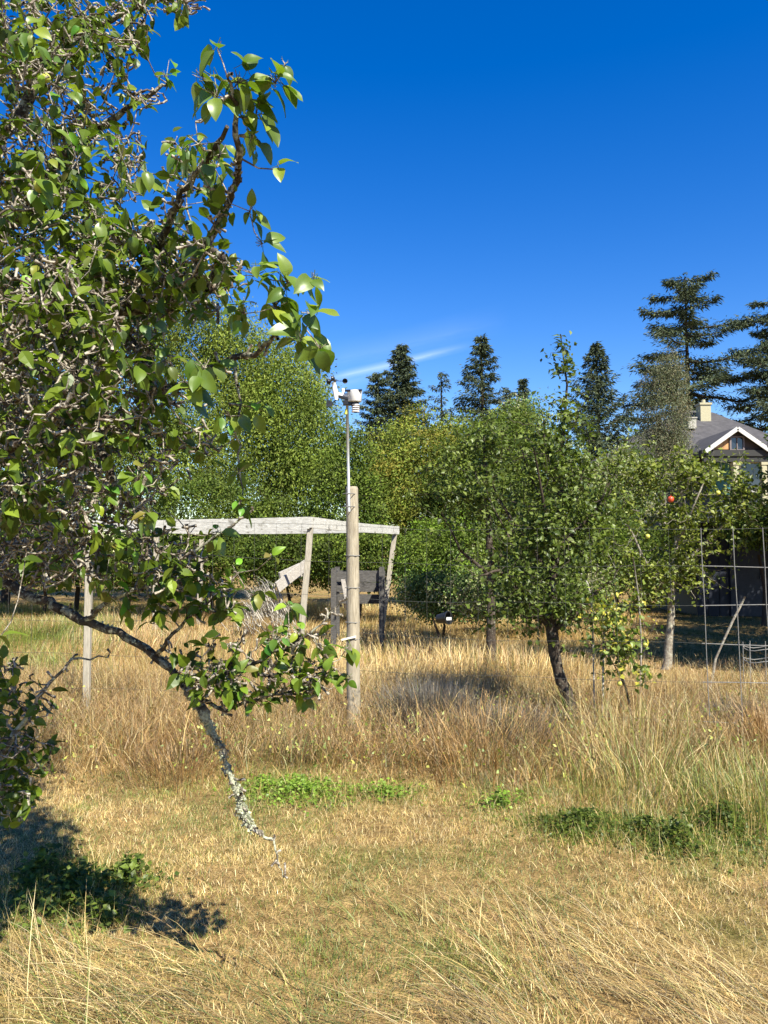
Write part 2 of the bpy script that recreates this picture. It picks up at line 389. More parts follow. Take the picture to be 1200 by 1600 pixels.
# tangled dead straw thrown about in the strip
n = 42000; x, y = wedge(n, 5.2, 8.8); k = rng.uniform(0, 1, n) < sstep(5.4, 6.0, y) * (.2 + fbm(x, y, .5, 169)); x, y = x[k], y[k]; n = len(x)
tb = pos(x, y); tb[:, 2] += rng.uniform(.02, .26, n) * (1 - .6 * np.exp(-((x - (.235 * y)) / .55) ** 2))
tall.add(blades(tb, rng.uniform(.12, .42, n), rng.uniform(.002, .004, n), rng.uniform(1.0, 2.3, n), rng.uniform(0, 6.28, n), mixcol(x, y, .04, 171, .55, patch=.2) * .9, seg=3))
n = 9000; x, y = wedge(n, 5.6, 9.0); front = 5.9 - sstep(.6, 2.6, x) * .6; k = rng.uniform(0, 1, n) < sstep(front, front + .5, y) * (.25 + fbm(x, y, .6, 71)); x, y = x[k], y[k]; n = len(x)
tall.add(blades(pos(x, y), rng.uniform(.24, .60, n) * (.4 + .9 * fbm(x, y, .9, 72)) * (1 - .45 * np.exp(-((x - (.235 * y)) / .6) ** 2)), rng.uniform(.002, .0036, n), rng.uniform(.02, .55, n), rng.uniform(0, 6.28, n),
                np.where((rng.uniform(0, 1, n) < .55)[:, None], pal(STRAW, n), pal(BROWN, n) * 1.15), seg=3))
# feathery seed heads on the stalks
def heads(x, y, h, nper, sc, colA):
    m_ = len(x); xx = np.repeat(x, nper) + rng.normal(0, .012 * sc, m_ * nper); yy_ = np.repeat(y, nper) + rng.normal(0, .012 * sc, m_ * nper)
    b = np.stack([xx, yy_, np.repeat(h, nper) + rng.uniform(-.07, .03, m_ * nper) * sc], 1)
    return blades(b, rng.uniform(.02, .05, m_ * nper) * sc, rng.uniform(.002, .004, m_ * nper) * sc, rng.uniform(0, 1.2, m_ * nper), rng.uniform(0, 6.28, m_ * nper), pal(colA, m_ * nper), seg=1)
# dry branching forbs: thin wiry stems with side twigs
n = 2600; x, y = wedge(n, 5.8, 8.6); k = rng.uniform(0, 1, n) < .25 + fbm(x, y, .5, 175) * .8; x, y = x[k], y[k]; n = len(x)
b0_ = pos(x, y); hh_ = rng.uniform(.2, .52, n); tall.add(blades(b0_, hh_, rng.uniform(.003, .005, n), rng.uniform(0, .5, n), rng.uniform(0, 6.28, n), pal(BROWN * .7, n), seg=3))
rp = np.repeat(np.arange(n), 9); bb_ = b0_[rp]; bb_[:, 2] += hh_[rp] * rng.uniform(.3, .95, len(rp)); bb_[:, :2] += rng.normal(0, .012, (len(rp), 2))
tall.add(blades(bb_, rng.uniform(.05, .18, len(rp)), rng.uniform(.0018, .0032, len(rp)), rng.uniform(.6, 1.6, len(rp)), rng.uniform(0, 6.28, len(rp)), pal(BROWN * .8, len(rp)), seg=2, lean0=.5))
# small yellow green leaves of climbing weeds in the strip
n = 5000; x, y = wedge(n, 5.3, 7.6); k = rng.uniform(0, 1, n) < sstep(.5, .68, fbm(x, y, .45, 177)); x, y = x[k], y[k]; n = len(x)
lf_ = pos(x, y); lf_[:, 2] += rng.uniform(.03, .38, n)
tall.add(blades(lf_, rng.uniform(.02, .045, n), rng.uniform(.012, .022, n), rng.uniform(.6, 2.0, n), rng.uniform(0, 6.28, n), pal(np.array([(.30, .33, .05), (.20, .26, .05), (.40, .40, .07)]), n), seg=2))
n = 2600; x, y = wedge(n, 6.0, 9.0)
tall.add(heads(x, y, ground_z(x, y) + rng.uniform(.18, .45, n), 9, 1.0, np.concatenate([BROWN * 1.2, STRAW * .85])))
tag(tall.link('tall_grass', MAT['grass']), 'tall dead grass with seed heads along the wire fence', 'grass', kind='stuff')

# pale field beyond
field = Mass()
n = 120000; x, y = wedge(n, 8.3, 24, .62)
right = sstep(.27, .36, x / y)
low = right * sstep(8.5, 9.2, y)
k = rng.uniform(0, 1, n) < np.clip((.35 + .9 * fbm(x, y, 1.0, 81)), 0, 1); x, y, low = x[k], y[k], low[k]; n = len(x)
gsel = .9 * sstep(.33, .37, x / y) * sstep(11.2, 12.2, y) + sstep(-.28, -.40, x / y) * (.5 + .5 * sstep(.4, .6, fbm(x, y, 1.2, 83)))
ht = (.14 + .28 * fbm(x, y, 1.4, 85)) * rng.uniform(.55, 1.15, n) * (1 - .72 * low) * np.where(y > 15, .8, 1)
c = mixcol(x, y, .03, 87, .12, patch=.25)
shade_corner = (x / y > .33) & (y > 11); gsv = rng.uniform(0, 1, n) < gsel
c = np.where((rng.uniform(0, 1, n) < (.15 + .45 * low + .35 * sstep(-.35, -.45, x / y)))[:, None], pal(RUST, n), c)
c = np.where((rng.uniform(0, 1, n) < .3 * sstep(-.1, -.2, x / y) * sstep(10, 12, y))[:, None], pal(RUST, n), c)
c = np.where(gsv[:, None], pal(GREEN, n) * np.where(shade_corner, .45, 1.1)[:, None], c)  # right corner: shade painted in as dark green blades
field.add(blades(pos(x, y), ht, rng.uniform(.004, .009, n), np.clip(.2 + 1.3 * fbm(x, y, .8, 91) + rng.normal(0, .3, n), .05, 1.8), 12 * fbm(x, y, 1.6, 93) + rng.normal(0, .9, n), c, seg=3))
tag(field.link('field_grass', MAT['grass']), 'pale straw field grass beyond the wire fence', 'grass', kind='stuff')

# ------------------------------------------------------------------ leaves and trees
LEAF = np.array([(0, 0, 0), (-.30, .42, .07), (0, .48, 0), (.30, .42, .07), (0, 1, -.10)], float)
LEAFT = np.array([(0, 2, 1), (0, 3, 2), (1, 2, 4), (2, 3, 4)])
def stamp(pos_, d, nrm, size, col, width=1.0, tpl=LEAF, tri=LEAFT):
    d = d / np.linalg.norm(d, axis=1, keepdims=True)
    x = np.cross(d, nrm); x /= np.linalg.norm(x, axis=1, keepdims=True) + 1e-9; z = np.cross(x, d)
    t_ = tpl.copy(); t_[:, 0] *= width
    V = pos_[:, None] + size[:, None, None] * (t_[None, :, 0:1] * x[:, None] + t_[None, :, 1:2] * d[:, None] + t_[None, :, 2:3] * z[:, None])
    n_, k_ = len(pos_), len(tpl)
    T = (np.arange(n_)[:, None, None] * k_ + tri[None]).reshape(-1, 3)
    return V.reshape(-1, 3), T, np.repeat(col, k_, 0)
NEARL = np.array([(0, 0, 0), (-.24, .22, .05), (-.31, .48, .07), (-.19, .76, .03), (0, 1.03, -.13), (.19, .76, .03), (.31, .48, .07), (.24, .22, .05), (0, .3, 0), (0, .68, -.03)], float)
NEART = np.array([(0, 8, 1), (1, 8, 2), (2, 8, 9), (2, 9, 3), (3, 9, 4), (0, 7, 8), (7, 6, 8), (6, 9, 8), (6, 5, 9), (5, 4, 9)])
FARL = np.array([(0, 0, 0), (-.28, .5, .05), (.28, .5, .05), (0, 1, -.05)], float); FART = np.array([(0, 2, 1), (1, 2, 3)])
def rdir(n, up=0.0):
    v_ = rng.normal(0, 1, (n, 3)); v_[:, 2] += up; return v_ / np.linalg.norm(v_, axis=1, keepdims=True)

class Skeleton:
    """grows crooked twigs from the nearest existing wood towards target points"""
    def __init__(s): s.p = []; s.r = []; s.tw = []
    def limb(s, pts, rads, sub=4):
        out = []; rr = []
        for i in range(len(pts) - 1):
            for k_ in range(sub):
                t_ = k_ / sub; out.append(pts[i].lerp(pts[i + 1], t_)); rr.append(rads[i] * (1 - t_) + rads[i + 1] * t_)
        out.append(pts[-1]); rr.append(rads[-1])
        s.p += [tuple(q) for q in out]; s.r += rr
        return out, rr
    def grow(s, targets, wig=.12, rmin=.0015, scale=.45, maxlen=None):
        A = np.array(s.p); Rr = np.array(s.r)
        D = [float(np.min(((A - t_) ** 2).sum(1))) for t_ in targets]
        new = []
        buf = [A]; br = [Rr]; cnt = 0
        for i in np.argsort(D):
            t_ = np.array(targets[i]); 
            if cnt > 60: A = np.concatenate(buf); Rr = np.concatenate(br); buf = [A]; br = [Rr]; cnt = 0
            AA = np.concatenate(buf[-40:]) if len(buf) > 1 else A
            RR = np.concatenate(br[-40:]) if len(br) > 1 else Rr
            if len(buf) > 41: AA = np.concatenate([A, AA]); RR = np.concatenate([Rr, RR])
            dd = ((AA - t_) ** 2).sum(1) + .0
            j = int(np.argmin(dd)); a_ = AA[j]; L = math.sqrt(dd[j])
            if L < .01 or (maxlen and L > maxlen): continue
            m_ = max(2, min(7, int(L / .07) + 1)); pts = [a_]; r0 = max(rmin, RR[j] * scale)
            for q in range(1, m_ + 1):
                f_ = q / m_; o_ = rng.normal(0, wig * L / m_, 3) if q < m_ else 0
                sag = np.array([0, 0, -.10 * L * math.sin(math.pi * f_)])
                pts.append(a_ + (t_ - a_) * f_ + o_ + sag)
            rad = [r0 + (max(rmin, r0 * .45) - r0) * q / m_ for q in range(m_ + 1)]
            new.append((pts, rad)); buf.append(np.array(pts[1:])); br.append(np.array(rad[1:])); cnt += 1
        s.p = [tuple(q) for q in np.concatenate(buf)]; s.r = list(np.concatenate(br))
        return new
def twig_mesh(tws, name, sides=4):
    mb = MB()
    for pts, rad in tws: mb.tube(pts, rad, sides, cap=False)
    return mb.mesh(name, smooth=True)

def ell_targets(blobs, n, soft=False):
    """blobs: (px, py, rx, ry, d0, d1, weight) -> world points in a volume at that true distance"""
    w = np.array([b[6] for b in blobs], float); w /= w.sum(); out = []
    for i in rng.choice(len(blobs), n, p=w):
        b = blobs[i]; an = rng.uniform(0, 6.283); rr = min(1.5, abs(rng.normal(0, .68))) if soft else math.sqrt(rng.uniform(0, 1))
        out.append(P(b[0] + b[2] * rr * math.cos(an), b[1] + b[3] * rr * math.sin(an), rng.uniform(b[4], b[5])))
    return [np.array(o) for o in out]

def leaf_at_twigs(tws, per, size, cols, droop=.3, spread=.03, thin=None):
    P_, D_ = [], []
    for pts, rad in tws:
        pts = np.array(pts); k_ = rng.poisson(per)
        if k_ == 0: continue
        t_ = rng.beta(2.2, 1.0, k_) * (len(pts) - 1); i = np.minimum(t_.astype(int), len(pts) - 2); f_ = (t_ - i)[:, None]
        q = pts[i] * (1 - f_) + pts[i + 1] * f_; ax = pts[-1] - pts[0]; ax = ax / (np.linalg.norm(ax) + 1e-6)
        P_.append(q + rng.normal(0, spread, q.shape) * .5); D_.append(rdir(k_) + ax * .6 + np.array([0, 0, -droop]))
    P_ = np.concatenate(P_); D_ = np.concatenate(D_)
    if thin is not None: kp = rng.uniform(0, 1, len(P_)) < thin(P_); P_ = P_[kp]; D_ = D_[kp]
    n_ = len(P_)
    nr = rdir(n_) * .8 + np.array([.1, -.25, .9])
    sz = rng.uniform(.55, 1.45, n_) * size
    return P_, D_, nr, sz, pal(cols, n_)

PEAR = np.array([(.13, .16, .02), (.18, .215, .025), (.085, .11, .018), (.24, .275, .03), (.32, .34, .05)]) * np.array((0.50, 0.64, 0.45))
APPLE = np.array([(.12, .15, .032), (.165, .20, .045), (.08, .105, .025), (.22, .25, .06), (.30, .32, .10)]) * np.array((0.60, 0.70, 0.52))

# ---- the near pear tree
pear = empty('pear_tree', (-2.45, 3.1, 0), 'old lichen covered pear tree reaching in over the lawn from the left edge', 'tree')
sk = Skeleton()
def limb(name, L, sides=8, mat='bark', jit=.12, parent=pear, s_=sk, sub=4, wob=.004):
    pts = [P(*q[:3]) if len(q) == 4 else Vector(q[:3]) for q in L]; rads = [q[-1] for q in L]
    pts, rr = s_.limb(pts, rads, sub)
    pp = [p + Vector((R.gauss(0, wob), R.gauss(0, wob), R.gauss(0, wob))) for p in pts]
    mb = MB(); mb.tube(pp, rr, sides, jit=jit); return mb.link(name, MAT[mat], parent, smooth=True)
W = lambda x_, y_, z_, r_: (x_, y_, z_, 0, r_)                       # world point
limb('trunk', [W(-2.45, 3.1, -.05, .17), W(-2.42, 3.08, .5, .14), W(-2.46, 3.12, 1.0, .125), W(-2.38, 3.1, 1.5, .11), W(-2.30, 3.0, 2.1, .09), W(-2.2, 3.0, 2.9, .06), W(-2.1, 3.05, 3.8, .03)], 12, jit=.07, wob=.006)
limb('branch', [W(-2.44, 3.1, 1.15, .055), W(-1.95, 3.0, 1.62, .034), (0, 905, 3.0, .019), (75, 945, 2.95, .017), (105, 956, 2.93, .0185), (140, 972, 2.9, .016), (200, 995, 2.88, .014), (258, 1035, 2.85, .0135), (290, 1070, 2.82, .0135)], 9, 'bark', .16)
limb('branch', [(288, 1068, 2.82, .0145), (305, 1092, 2.81, .018), (318, 1115, 2.8, .018), (328, 1138, 2.8, .014), (345, 1165, 2.8, .008), (355, 1195, 2.8, .0075), (362, 1215, 2.8, .009), (372, 1240, 2.8, .013), (374, 1256, 2.8, .008), (382, 1278, 2.8, .015), (400, 1300, 2.8, .007), (428, 1312, 2.8, .004), (436, 1352, 2.8, .0022), (449, 1372, 2.8, .0015)], 9, 'lichenbark', .25)
limb('branch', [W(-2.3, 3.0, 1.95, .06), (-120, 620, 3.0, .045), (0, 560, 2.9, .04), (70, 505, 2.85, .036), (154, 487, 2.8, .032), (240, 474, 2.7, .027), (327, 448, 2.6, .021), (352, 402, 2.5, .016), (318, 387, 2.4, .014)], 8)
limb('branch', [(300, 455, 2.62, .016), (317, 387, 2.3, .012), (350, 336, 2.15, .010), (369, 280, 2.05, .009), (373, 233, 1.95, .008), (364, 163, 1.9, .006), (355, 120, 1.85, .003)], 7)
limb('branch', [(200, 478, 2.75, .018), (240, 400, 2.5, .013), (266, 345, 2.35, .011), (280, 299, 2.25, .010), (327, 247, 2.15, .009), (355, 200, 2.05, .006)], 7)
limb('branch', [(150, 487, 2.8, .024), (215, 545, 2.7, .02), (240, 610, 2.65, .016), (300, 600, 2.5, .012), (364, 557, 2.3, .009), (410, 548, 2.2, .007), (434, 520, 2.15, .005), (455, 505, 2.1, .003)], 7)
limb('branch', [W(-2.3, 3.0, 2.2, .05), (-80, 420, 3.1, .038), (40, 330, 3.0, .03), (95, 250, 2.95, .022), (180, 180, 2.9, .012), (255, 135, 2.85, .006), (262, 128, 2.85, .003)], 7)
limb('branch', [W(-2.2, 3.0, 2.7, .045), (-60, 250, 3.2, .034), (30, 190, 3.1, .026), (60, 100, 3.1, .02), (150, 40, 3.1, .013), (240, 0, 3.1, .008)], 7)
limb('branch', [(40, 540, 2.88, .024), (90, 620, 2.7, .018), (150, 690, 2.6, .014), (190, 770, 2.5, .009), (225, 840, 2.45, .006)], 7)
limb('branch', [(-60, 640, 2.9, .03), (20, 720, 2.75, .022), (70, 800, 2.7, .014), (150, 860, 2.65, .008)], 7)
limb('branch', [(-120, 760, 2.6, .03), (30, 690, 2.4, .018), (130, 600, 2.3, .012), (180, 540, 2.25, .007)], 7)
limb('branch', [(135, 970, 2.9, .010), (180, 935, 2.8, .008), (250, 905, 2.72, .006), (320, 850, 2.65, .0045), (392, 800, 2.6, .003)], 6, 'lichenbark')
limb('branch', [(245, 1025, 2.86, .009), (262, 1000, 2.75, .007), (300, 960, 2.7, .005), (345, 925, 2.65, .003)], 6)
limb('branch', [(280, 1060, 2.82, .010), (340, 1060, 2.7, .008), (400, 1035, 2.65, .006), (455, 1005, 2.6, .005), (505, 975, 2.6, .003), (530, 940, 2.6, .002)], 6)
limb('branch', [(300, 1085, 2.81, .008), (355, 1112, 2.7, .006), (392, 1095, 2.65, .005), (460, 1078, 2.6, .004), (525, 1045, 2.55, .002)], 6)
limb('branch', [(364, 557, 2.3, .006), (376, 620, 2.3, .004), (369, 670, 2.3, .0035), (372, 720, 2.3, .003), (378, 777, 2.3, .002)], 6, 'lichenbark')
limb('branch', [W(-2.43, 3.1, .75, .035), (-110, 1290, 3.1, .02), (0, 1180, 3.0, .012), (50, 1110, 2.95, .009), (75, 1070, 2.95, .007), (112, 1030, 2.9, .005), (168, 1028, 2.85, .002)], 6, 'lichenbark')
limb('branch', [W(-2.4, 3.1, 1.4, .05), W(-2.9, 2.6, 2.2, .035), W(-3.3, 2.3, 3.0, .02)], 7)
limb('branch', [W(-2.4, 3.1, 1.6, .05), W(-2.8, 3.8, 2.3, .035), W(-3.0, 4.3, 3.1, .02)], 7)

BL = [  # px, py, rx, ry, d0, d1, weight
    (20, 50, 130, 80, 2.4, 3.6, 3.5), (150, 60, 80, 60, 2.6, 3.4, 1.6), (240, 5, 80, 22, 2.8, 3.2, .8), (40, 200, 110, 110, 2.4, 3.6, 4.5), (150, 250, 80, 90, 2.5, 3.2, 1.6),
    (200, 150, 70, 25, 2.8, 3.0, .4), (60, 360, 120, 90, 2.3, 3.6, 5), (210, 400, 90, 60, 2.3, 3.0, 2.2), (300, 440, 80, 60, 2.2, 2.9, 1.8), (300, 300, 60, 110, 2.0, 2.6, .9),
    (130, 470, 150, 60, 2.3, 4.2, 5), (60, 600, 110, 130, 2.1, 4.6, 8), (10, 500, 150, 170, 3.5, 5.0, 4.5), (80, 560, 120, 150, 1.9, 2.3, 2.6), (180, 580, 70, 90, 2.3, 3.1, 2.0), (230, 600, 50, 80, 2.3, 2.8, 1.0), (60, 760, 110, 110, 2.1, 4.6, 8),
    (190, 730, 80, 90, 2.3, 3.0, 2.2), (280, 690, 60, 80, 2.3, 2.8, .5), (60, 870, 90, 50, 2.3, 3.2, 2.5), (180, 860, 80, 50, 2.4, 3.0, 1.2), (270, 860, 60, 60, 2.4, 2.8, .5),
    (10, 1140, 80, 110, 2.8, 3.4, 1.6), (0, 1230, 60, 80, 2.8, 3.4, 1.0), (20, 700, 110, 120, 2.0, 2.4, 1.8)]
OUT = [(-130, 300, 140, 330, 2.3, 4.2, 5), (-120, 760, 120, 250, 2.3, 4.0, 4), (-200, 1100, 120, 160, 2.6, 3.8, 1.6)]
tg = ell_targets(BL, 1350) + ell_targets(OUT, 320)
tw = sk.grow(tg, .11, .0026, .5)
tw2 = sk.grow(ell_targets(BL, 3400) + ell_targets([(400, 1035, 130, 60, 2.5, 2.8, 1), (300, 930, 80, 40, 2.6, 2.8, .6), (480, 1060, 60, 35, 2.5, 2.7, .5), (340, 1070, 40, 40, 2.6, 2.8, .5)], 200), .13, .0016, .5, maxlen=.35)
# stubby fruiting spurs along the wood
sp_ = []
A_ = np.array(sk.p); 
for i in rng.choice(len(A_), 9000):
    if A_[i][1] < 1.5: continue
    d_ = rdir(1, .3)[0]; L_ = rng.uniform(.012, .05); q = A_[i]
    sp_.append(([q, q + d_ * L_ * .5 + rng.normal(0, .004, 3), q + d_ * L_], [.0042, .0036, .0052]))
o = link('twigs', twig_mesh(tw + tw2, 'twigs', 4), MAT['twig'], pear); o['kind'] = 'stuff'
o = link('spurs', twig_mesh(sp_, 'spurs', 4), MAT['twig'], pear); o['kind'] = 'stuff'
# small crowded leaves; the old wood inside the crown is largely bare
def bare_inside(q):
    c_ = np.array([-1.35, 2.75, 1.85]); e_ = (((q - c_) / np.array([.75, .75, .62])) ** 2).sum(1)
    patch = fbm(q[:, 0] * 1.0 + q[:, 1], q[:, 2], .35, 301)
    return np.clip(.38 + .5 * sstep(.5, 1.5, e_) + (patch - .5) * 2.4, .06, 1)
fo = Mass()
def green_shift(c, f): return c * np.array(f)
Pp, Dd, Nn, Sz, Cc = leaf_at_twigs(tw, 2.9, .046, PEAR, .35, .03, bare_inside); fo.add(stamp(Pp, Dd, Nn, Sz, Cc, 1.0, NEARL, NEART))
Pp, Dd, Nn, Sz, Cc = leaf_at_twigs(tw2, 2.3, .044, PEAR, .35, .03, bare_inside); fo.add(stamp(Pp, Dd, Nn, Sz, Cc, 1.0, NEARL, NEART))
o = fo.link('foliage', MAT['leaf'], pear); o['kind'] = 'stuff'
# grey-green lichen tufts sitting on the bare branch and limbs
lm = Mass()
li = [i for i in range(len(A_)) if sk.r[i] > .0075]
idx = rng.choice(li, 2600); base = A_[idx] + rdir(2600) * np.array(sk.r)[idx][:, None] * .9
lm.add(stamp(base, rdir(2600), rdir(2600), rng.uniform(.006, .016, 2600), np.array([(.40, .42, .30)]) * rng.uniform(.6, 1.2, (2600, 1)), 1.6))
bb = []
for L_ in [((288, 1068, 2.82), (330, 1140, 2.8), 420, .015), ((366, 1225, 2.8), (376, 1250, 2.8), 200, .013), ((376, 1262, 2.8), (392, 1292, 2.8), 300, .016), ((330, 1140, 2.8), (360, 1215, 2.8), 120, .008)]:
    a_, b_ = np.array(P(*L_[0])), np.array(P(*L_[1])); t_ = rng.uniform(0, 1, (L_[2], 1)); bb.append(a_ + (b_ - a_) * t_ + rdir(L_[2]) * L_[3] * rng.uniform(.7, 1.15, (L_[2], 1)))
bb = np.concatenate(bb); lm.add(stamp(bb, rdir(len(bb)), rdir(len(bb)), rng.uniform(.006, .014, len(bb)), np.array([(.46, .48, .34)]) * rng.uniform(.6, 1.2, (len(bb), 1)), 1.8))
o = lm.link('lichen', MAT['grass'], pear); o['kind'] = 'stuff'

# the big leaves: parts of their own, sharing eight meshes
def bigleaf(seed):
    q = random.Random(seed); L = 7; w = q.uniform(.26, .34); droop = q.uniform(.15, .5); fold = q.uniform(.12, .4); tw_ = q.uniform(-.5, .5); vs = []; fs = []
    for i in range(L):
        t_ = i / (L - 1); wi = w * (math.sin(math.pi * t_ ** .8) ** .75) if 0 < t_ < 1 else 0.004
        z = -droop * t_ * t_; a = tw_ * t_ ** 2; yv = t_ * (1 - .12 * droop)
        wav = .025 * math.sin(9 * t_ + seed)
        for s_ in (-1, -.5, 0, .5, 1):
            zz = abs(s_) * wi * fold + wav * s_
            vs.append((s_ * wi * math.cos(a) - zz * math.sin(a) * .3, yv, z + zz + s_ * wi * math.sin(a)))
    for i in range(L - 1):
        for k_ in range(4): b_ = i * 5 + k_; fs.append((b_, b_ + 1, b_ + 6, b_ + 5))
    b_ = len(vs)                                        # petiole
    for yv, z, r_ in ((0, 0, .012), (-.22, .03, .011), (-.45, .10, .012)):
        vs += [(-r_, yv, z - r_), (r_, yv, z - r_), (0, yv, z + r_)]
    for i in range(2):
        for k_ in range(3): fs.append((b_ + i * 3 + k_, b_ + i * 3 + (k_ + 1) % 3, b_ + (i + 1) * 3 + (k_ + 1) % 3, b_ + (i + 1) * 3 + k_))
    me = bpy.data.meshes.new('leaf'); me.from_pydata(vs, [], fs); me.update(); me.polygons.foreach_set('use_smooth', [True] * len(me.polygons))
    at = me.attributes.new('Col', 'FLOAT_COLOR', 'POINT'); c_ = random.Random(seed + 50).choice([(.10, .165, .022), (.135, .205, .028), (.075, .125, .018), (.19, .26, .032)])
    at.data.foreach_set('color', [x_ for _ in vs for x_ in (*c_, 1)]); me.materials.append(MAT['bigleaf']); return me
LM = [bigleaf(i) for i in range(9)]
CL = [  # leaf clusters: px, py, d, spread px, leaves, leaf length
    (340, 78, 1.85, 16, 1, .075), (372, 130, 1.88, 30, 7, .065), (340, 150, 1.9, 30, 6, .065), (320, 125, 1.95, 25, 4, .065), (430, 130, 1.9, 24, 5, .062), (445, 100, 1.9, 6, 1, .055),
    (400, 180, 1.95, 28, 6, .062), (310, 225, 2.1, 30, 4, .055), (345, 240, 2.1, 25, 3, .055), (395, 215, 2.0, 22, 4, .055), (435, 265, 2.0, 8, 1, .055), (285, 235, 2.2, 30, 4, .055), (230, 270, 2.2, 14, 2, .062),
    (335, 262, 2.1, 12, 2, .06), (190, 245, 2.3, 40, 6, .052), (120, 250, 2.4, 45, 6, .05), (70, 240, 2.3, 45, 5, .055), (60, 290, 2.2, 30, 4, .06), (100, 140, 2.5, 50, 6, .048), (40, 60, 2.3, 45, 6, .055), (230, 50, 2.7, 8, 1, .05), (130, 30, 2.6, 50, 4, .045),
    (260, 120, 2.7, 18, 4, .045), (390, 330, 2.1, 14, 3, .05), (410, 380, 2.1, 14, 2, .058), (290, 340, 2.2, 14, 2, .055), (160, 340, 2.2, 20, 4, .065), (210, 370, 2.3, 30, 4, .06), (150, 390, 2.2, 30, 4, .055), (60, 410, 2.3, 40, 4, .05),
    (400, 430, 2.05, 24, 6, .06), (450, 440, 2.05, 28, 6, .065), (490, 440, 2.05, 16, 3, .07), (430, 480, 2.05, 26, 7, .065), (485, 490, 2.0, 20, 4, .07), (470, 530, 2.05, 25, 5, .07), (500, 545, 2.0, 10, 2, .07), (380, 490, 2.1, 20, 4, .06), (350, 420, 2.2, 25, 4, .05),
    (205, 575, 2.2, 12, 3, .068), (260, 570, 2.2, 18, 4, .06), (320, 575, 2.15, 26, 6, .07), (300, 610, 2.2, 18, 3, .07), (245, 490, 2.3, 30, 3, .05), (360, 650, 2.25, 20, 3, .05), (395, 635, 2.25, 20, 4, .06), (360, 680, 2.3, 14, 3, .045), (375, 790, 2.3, 12, 3, .045), (372, 740, 2.3, 8, 2, .05),
    (200, 690, 2.4, 22, 4, .045), (215, 750, 2.3, 30, 7, .055), (232, 800, 2.3, 10, 3, .065), (170, 770, 2.4, 25, 4, .045), (200, 845, 2.4, 30, 5, .055), (155, 830, 2.4, 24, 4, .05), (340, 830, 2.4, 14, 4, .055), (100, 900, 2.5, 30, 4, .05), (165, 905, 2.5, 22, 4, .055), (250, 900, 2.5, 24, 3, .05), (0, 995, 2.0, 4, 1, .06),
    (195, 955, 2.7, 12, 3, .05), (200, 925, 2.7, 12, 2, .05), (240, 975, 2.7, 14, 2, .05), (290, 950, 2.7, 20, 5, .048), (330, 915, 2.65, 20, 4, .048), (395, 930, 2.6, 14, 3, .055), (425, 870, 2.5, 10, 2, .05), (370, 895, 2.6, 14, 3, .045), (300, 905, 2.65, 20, 3, .05),
    (330, 1040, 2.65, 22, 6, .05), (375, 1055, 2.62, 24, 7, .05), (430, 1000, 2.6, 26, 8, .055), (470, 990, 2.6, 12, 3, .055), (450, 950, 2.6, 10, 3, .06), (500, 1010, 2.58, 14, 3, .055), (540, 1015, 2.55, 12, 3, .06), (510, 1055, 2.55, 22, 6, .05), (460, 1060, 2.58, 20, 6, .05), (400, 1095, 2.62, 22, 5, .05), (480, 1090, 2.58, 16, 3, .045), (350, 1080, 2.65, 20, 6, .048), (545, 1060, 2.55, 8, 2, .05)]
CL = CL[:]
tws = []; ctr_targets = []; LV_ = []
for (px, py, d, spx, k_, ln) in CL: ctr_targets.append(np.array(P(px, py, d)))
ct = sk.grow(ctr_targets, .14, .0016, .4)
for (px, py, d, spx, k_, ln) in CL:
    c0 = P(px, py, d)
    for j in range(int(k_ * 1.9 + .5)):
        sdir = Vector((R.gauss(0, 1), R.gauss(0, .8), R.gauss(-.25, .7))).normalized()
        q = c0 + Vector((R.gauss(0, 1), R.gauss(0, 1), R.gauss(0, 1))) * (spx / F * d * .42)
        d_ = (sdir * .75 + (q - c0).normalized() * .7 + Vector((.25, 0, -.35))).normalized()
        nrm = Vector((R.gauss(.15, .5), R.gauss(-.45, .5), .85)); x_ = d_.cross(nrm).normalized(); z_ = x_.cross(d_)
        s_ = ln * R.uniform(.62, 1.15)
        m4 = Matrix.Translation(q) @ Matrix((x_, d_, z_)).transposed().to_4x4() @ Matrix.Scale(s_, 4)
        LV_.append((s_ / d, m4)); tws.append(([np.array(c0), np.array(q - d_ * s_ * .4)], [.0014, .001]))
LV_.sort(key=lambda t_: -t_[0])
for s_, m4 in LV_[:300]:
    o = bpy.data.objects.new('leaf', LM[R.randrange(9)]); C.objects.link(o); o.parent = pear
    o.matrix_parent_inverse = Matrix.Translation(-pear.location); o.matrix_basis = m4
mb = MB()
for s_, m4 in LV_[300:]:
    me_ = LM[R.randrange(9)]; cc_ = tuple(c * R.uniform(.7, 1.4) for c in tuple(me_.attributes['Col'].data[0].color)[:3])
    mb.add([m4 @ v_.co for v_ in me_.vertices], [tuple(p_.vertices) for p_ in me_.polygons], cc_)
o = mb.link('leaf_sprays', MAT['leaf'], pear, smooth=True, color=True); o['kind'] = 'stuff'
print('big leaves', len(LV_))
o = link('leaf_twigs', twig_mesh(ct + tws, 'leaf_twigs', 4), MAT['twig'], pear); o['kind'] = 'stuff'
def fruit(name, c, r, col, parent, mat=None):
    mb = MB(); mb.lathe(Vector(c) - Vector((0, 0, r)), [(.001, .12 * r), (r * .45, .02 * r), (r * .85, .45 * r), (r, r), (r * .86, 1.5 * r), (r * .5, 1.85 * r), (r * .15, 1.78 * r), (.001, 1.7 * r)], 12)
    mb.tube([Vector(c) + Vector((0, 0, r * .7)), Vector(c) + Vector((r * .1, 0, r * 1.6))], [r * .06, r * .06], 4)
    return mb.link(name, mat, parent, smooth=True)
PM = plain('pear_skin', (.40, .42, .07), .45, .3); AM = plain('red_apple_skin', (.45, .07, .03), .35, .4); YM = plain('yellow_apple_skin', (.50, .48, .09), .35, .4)
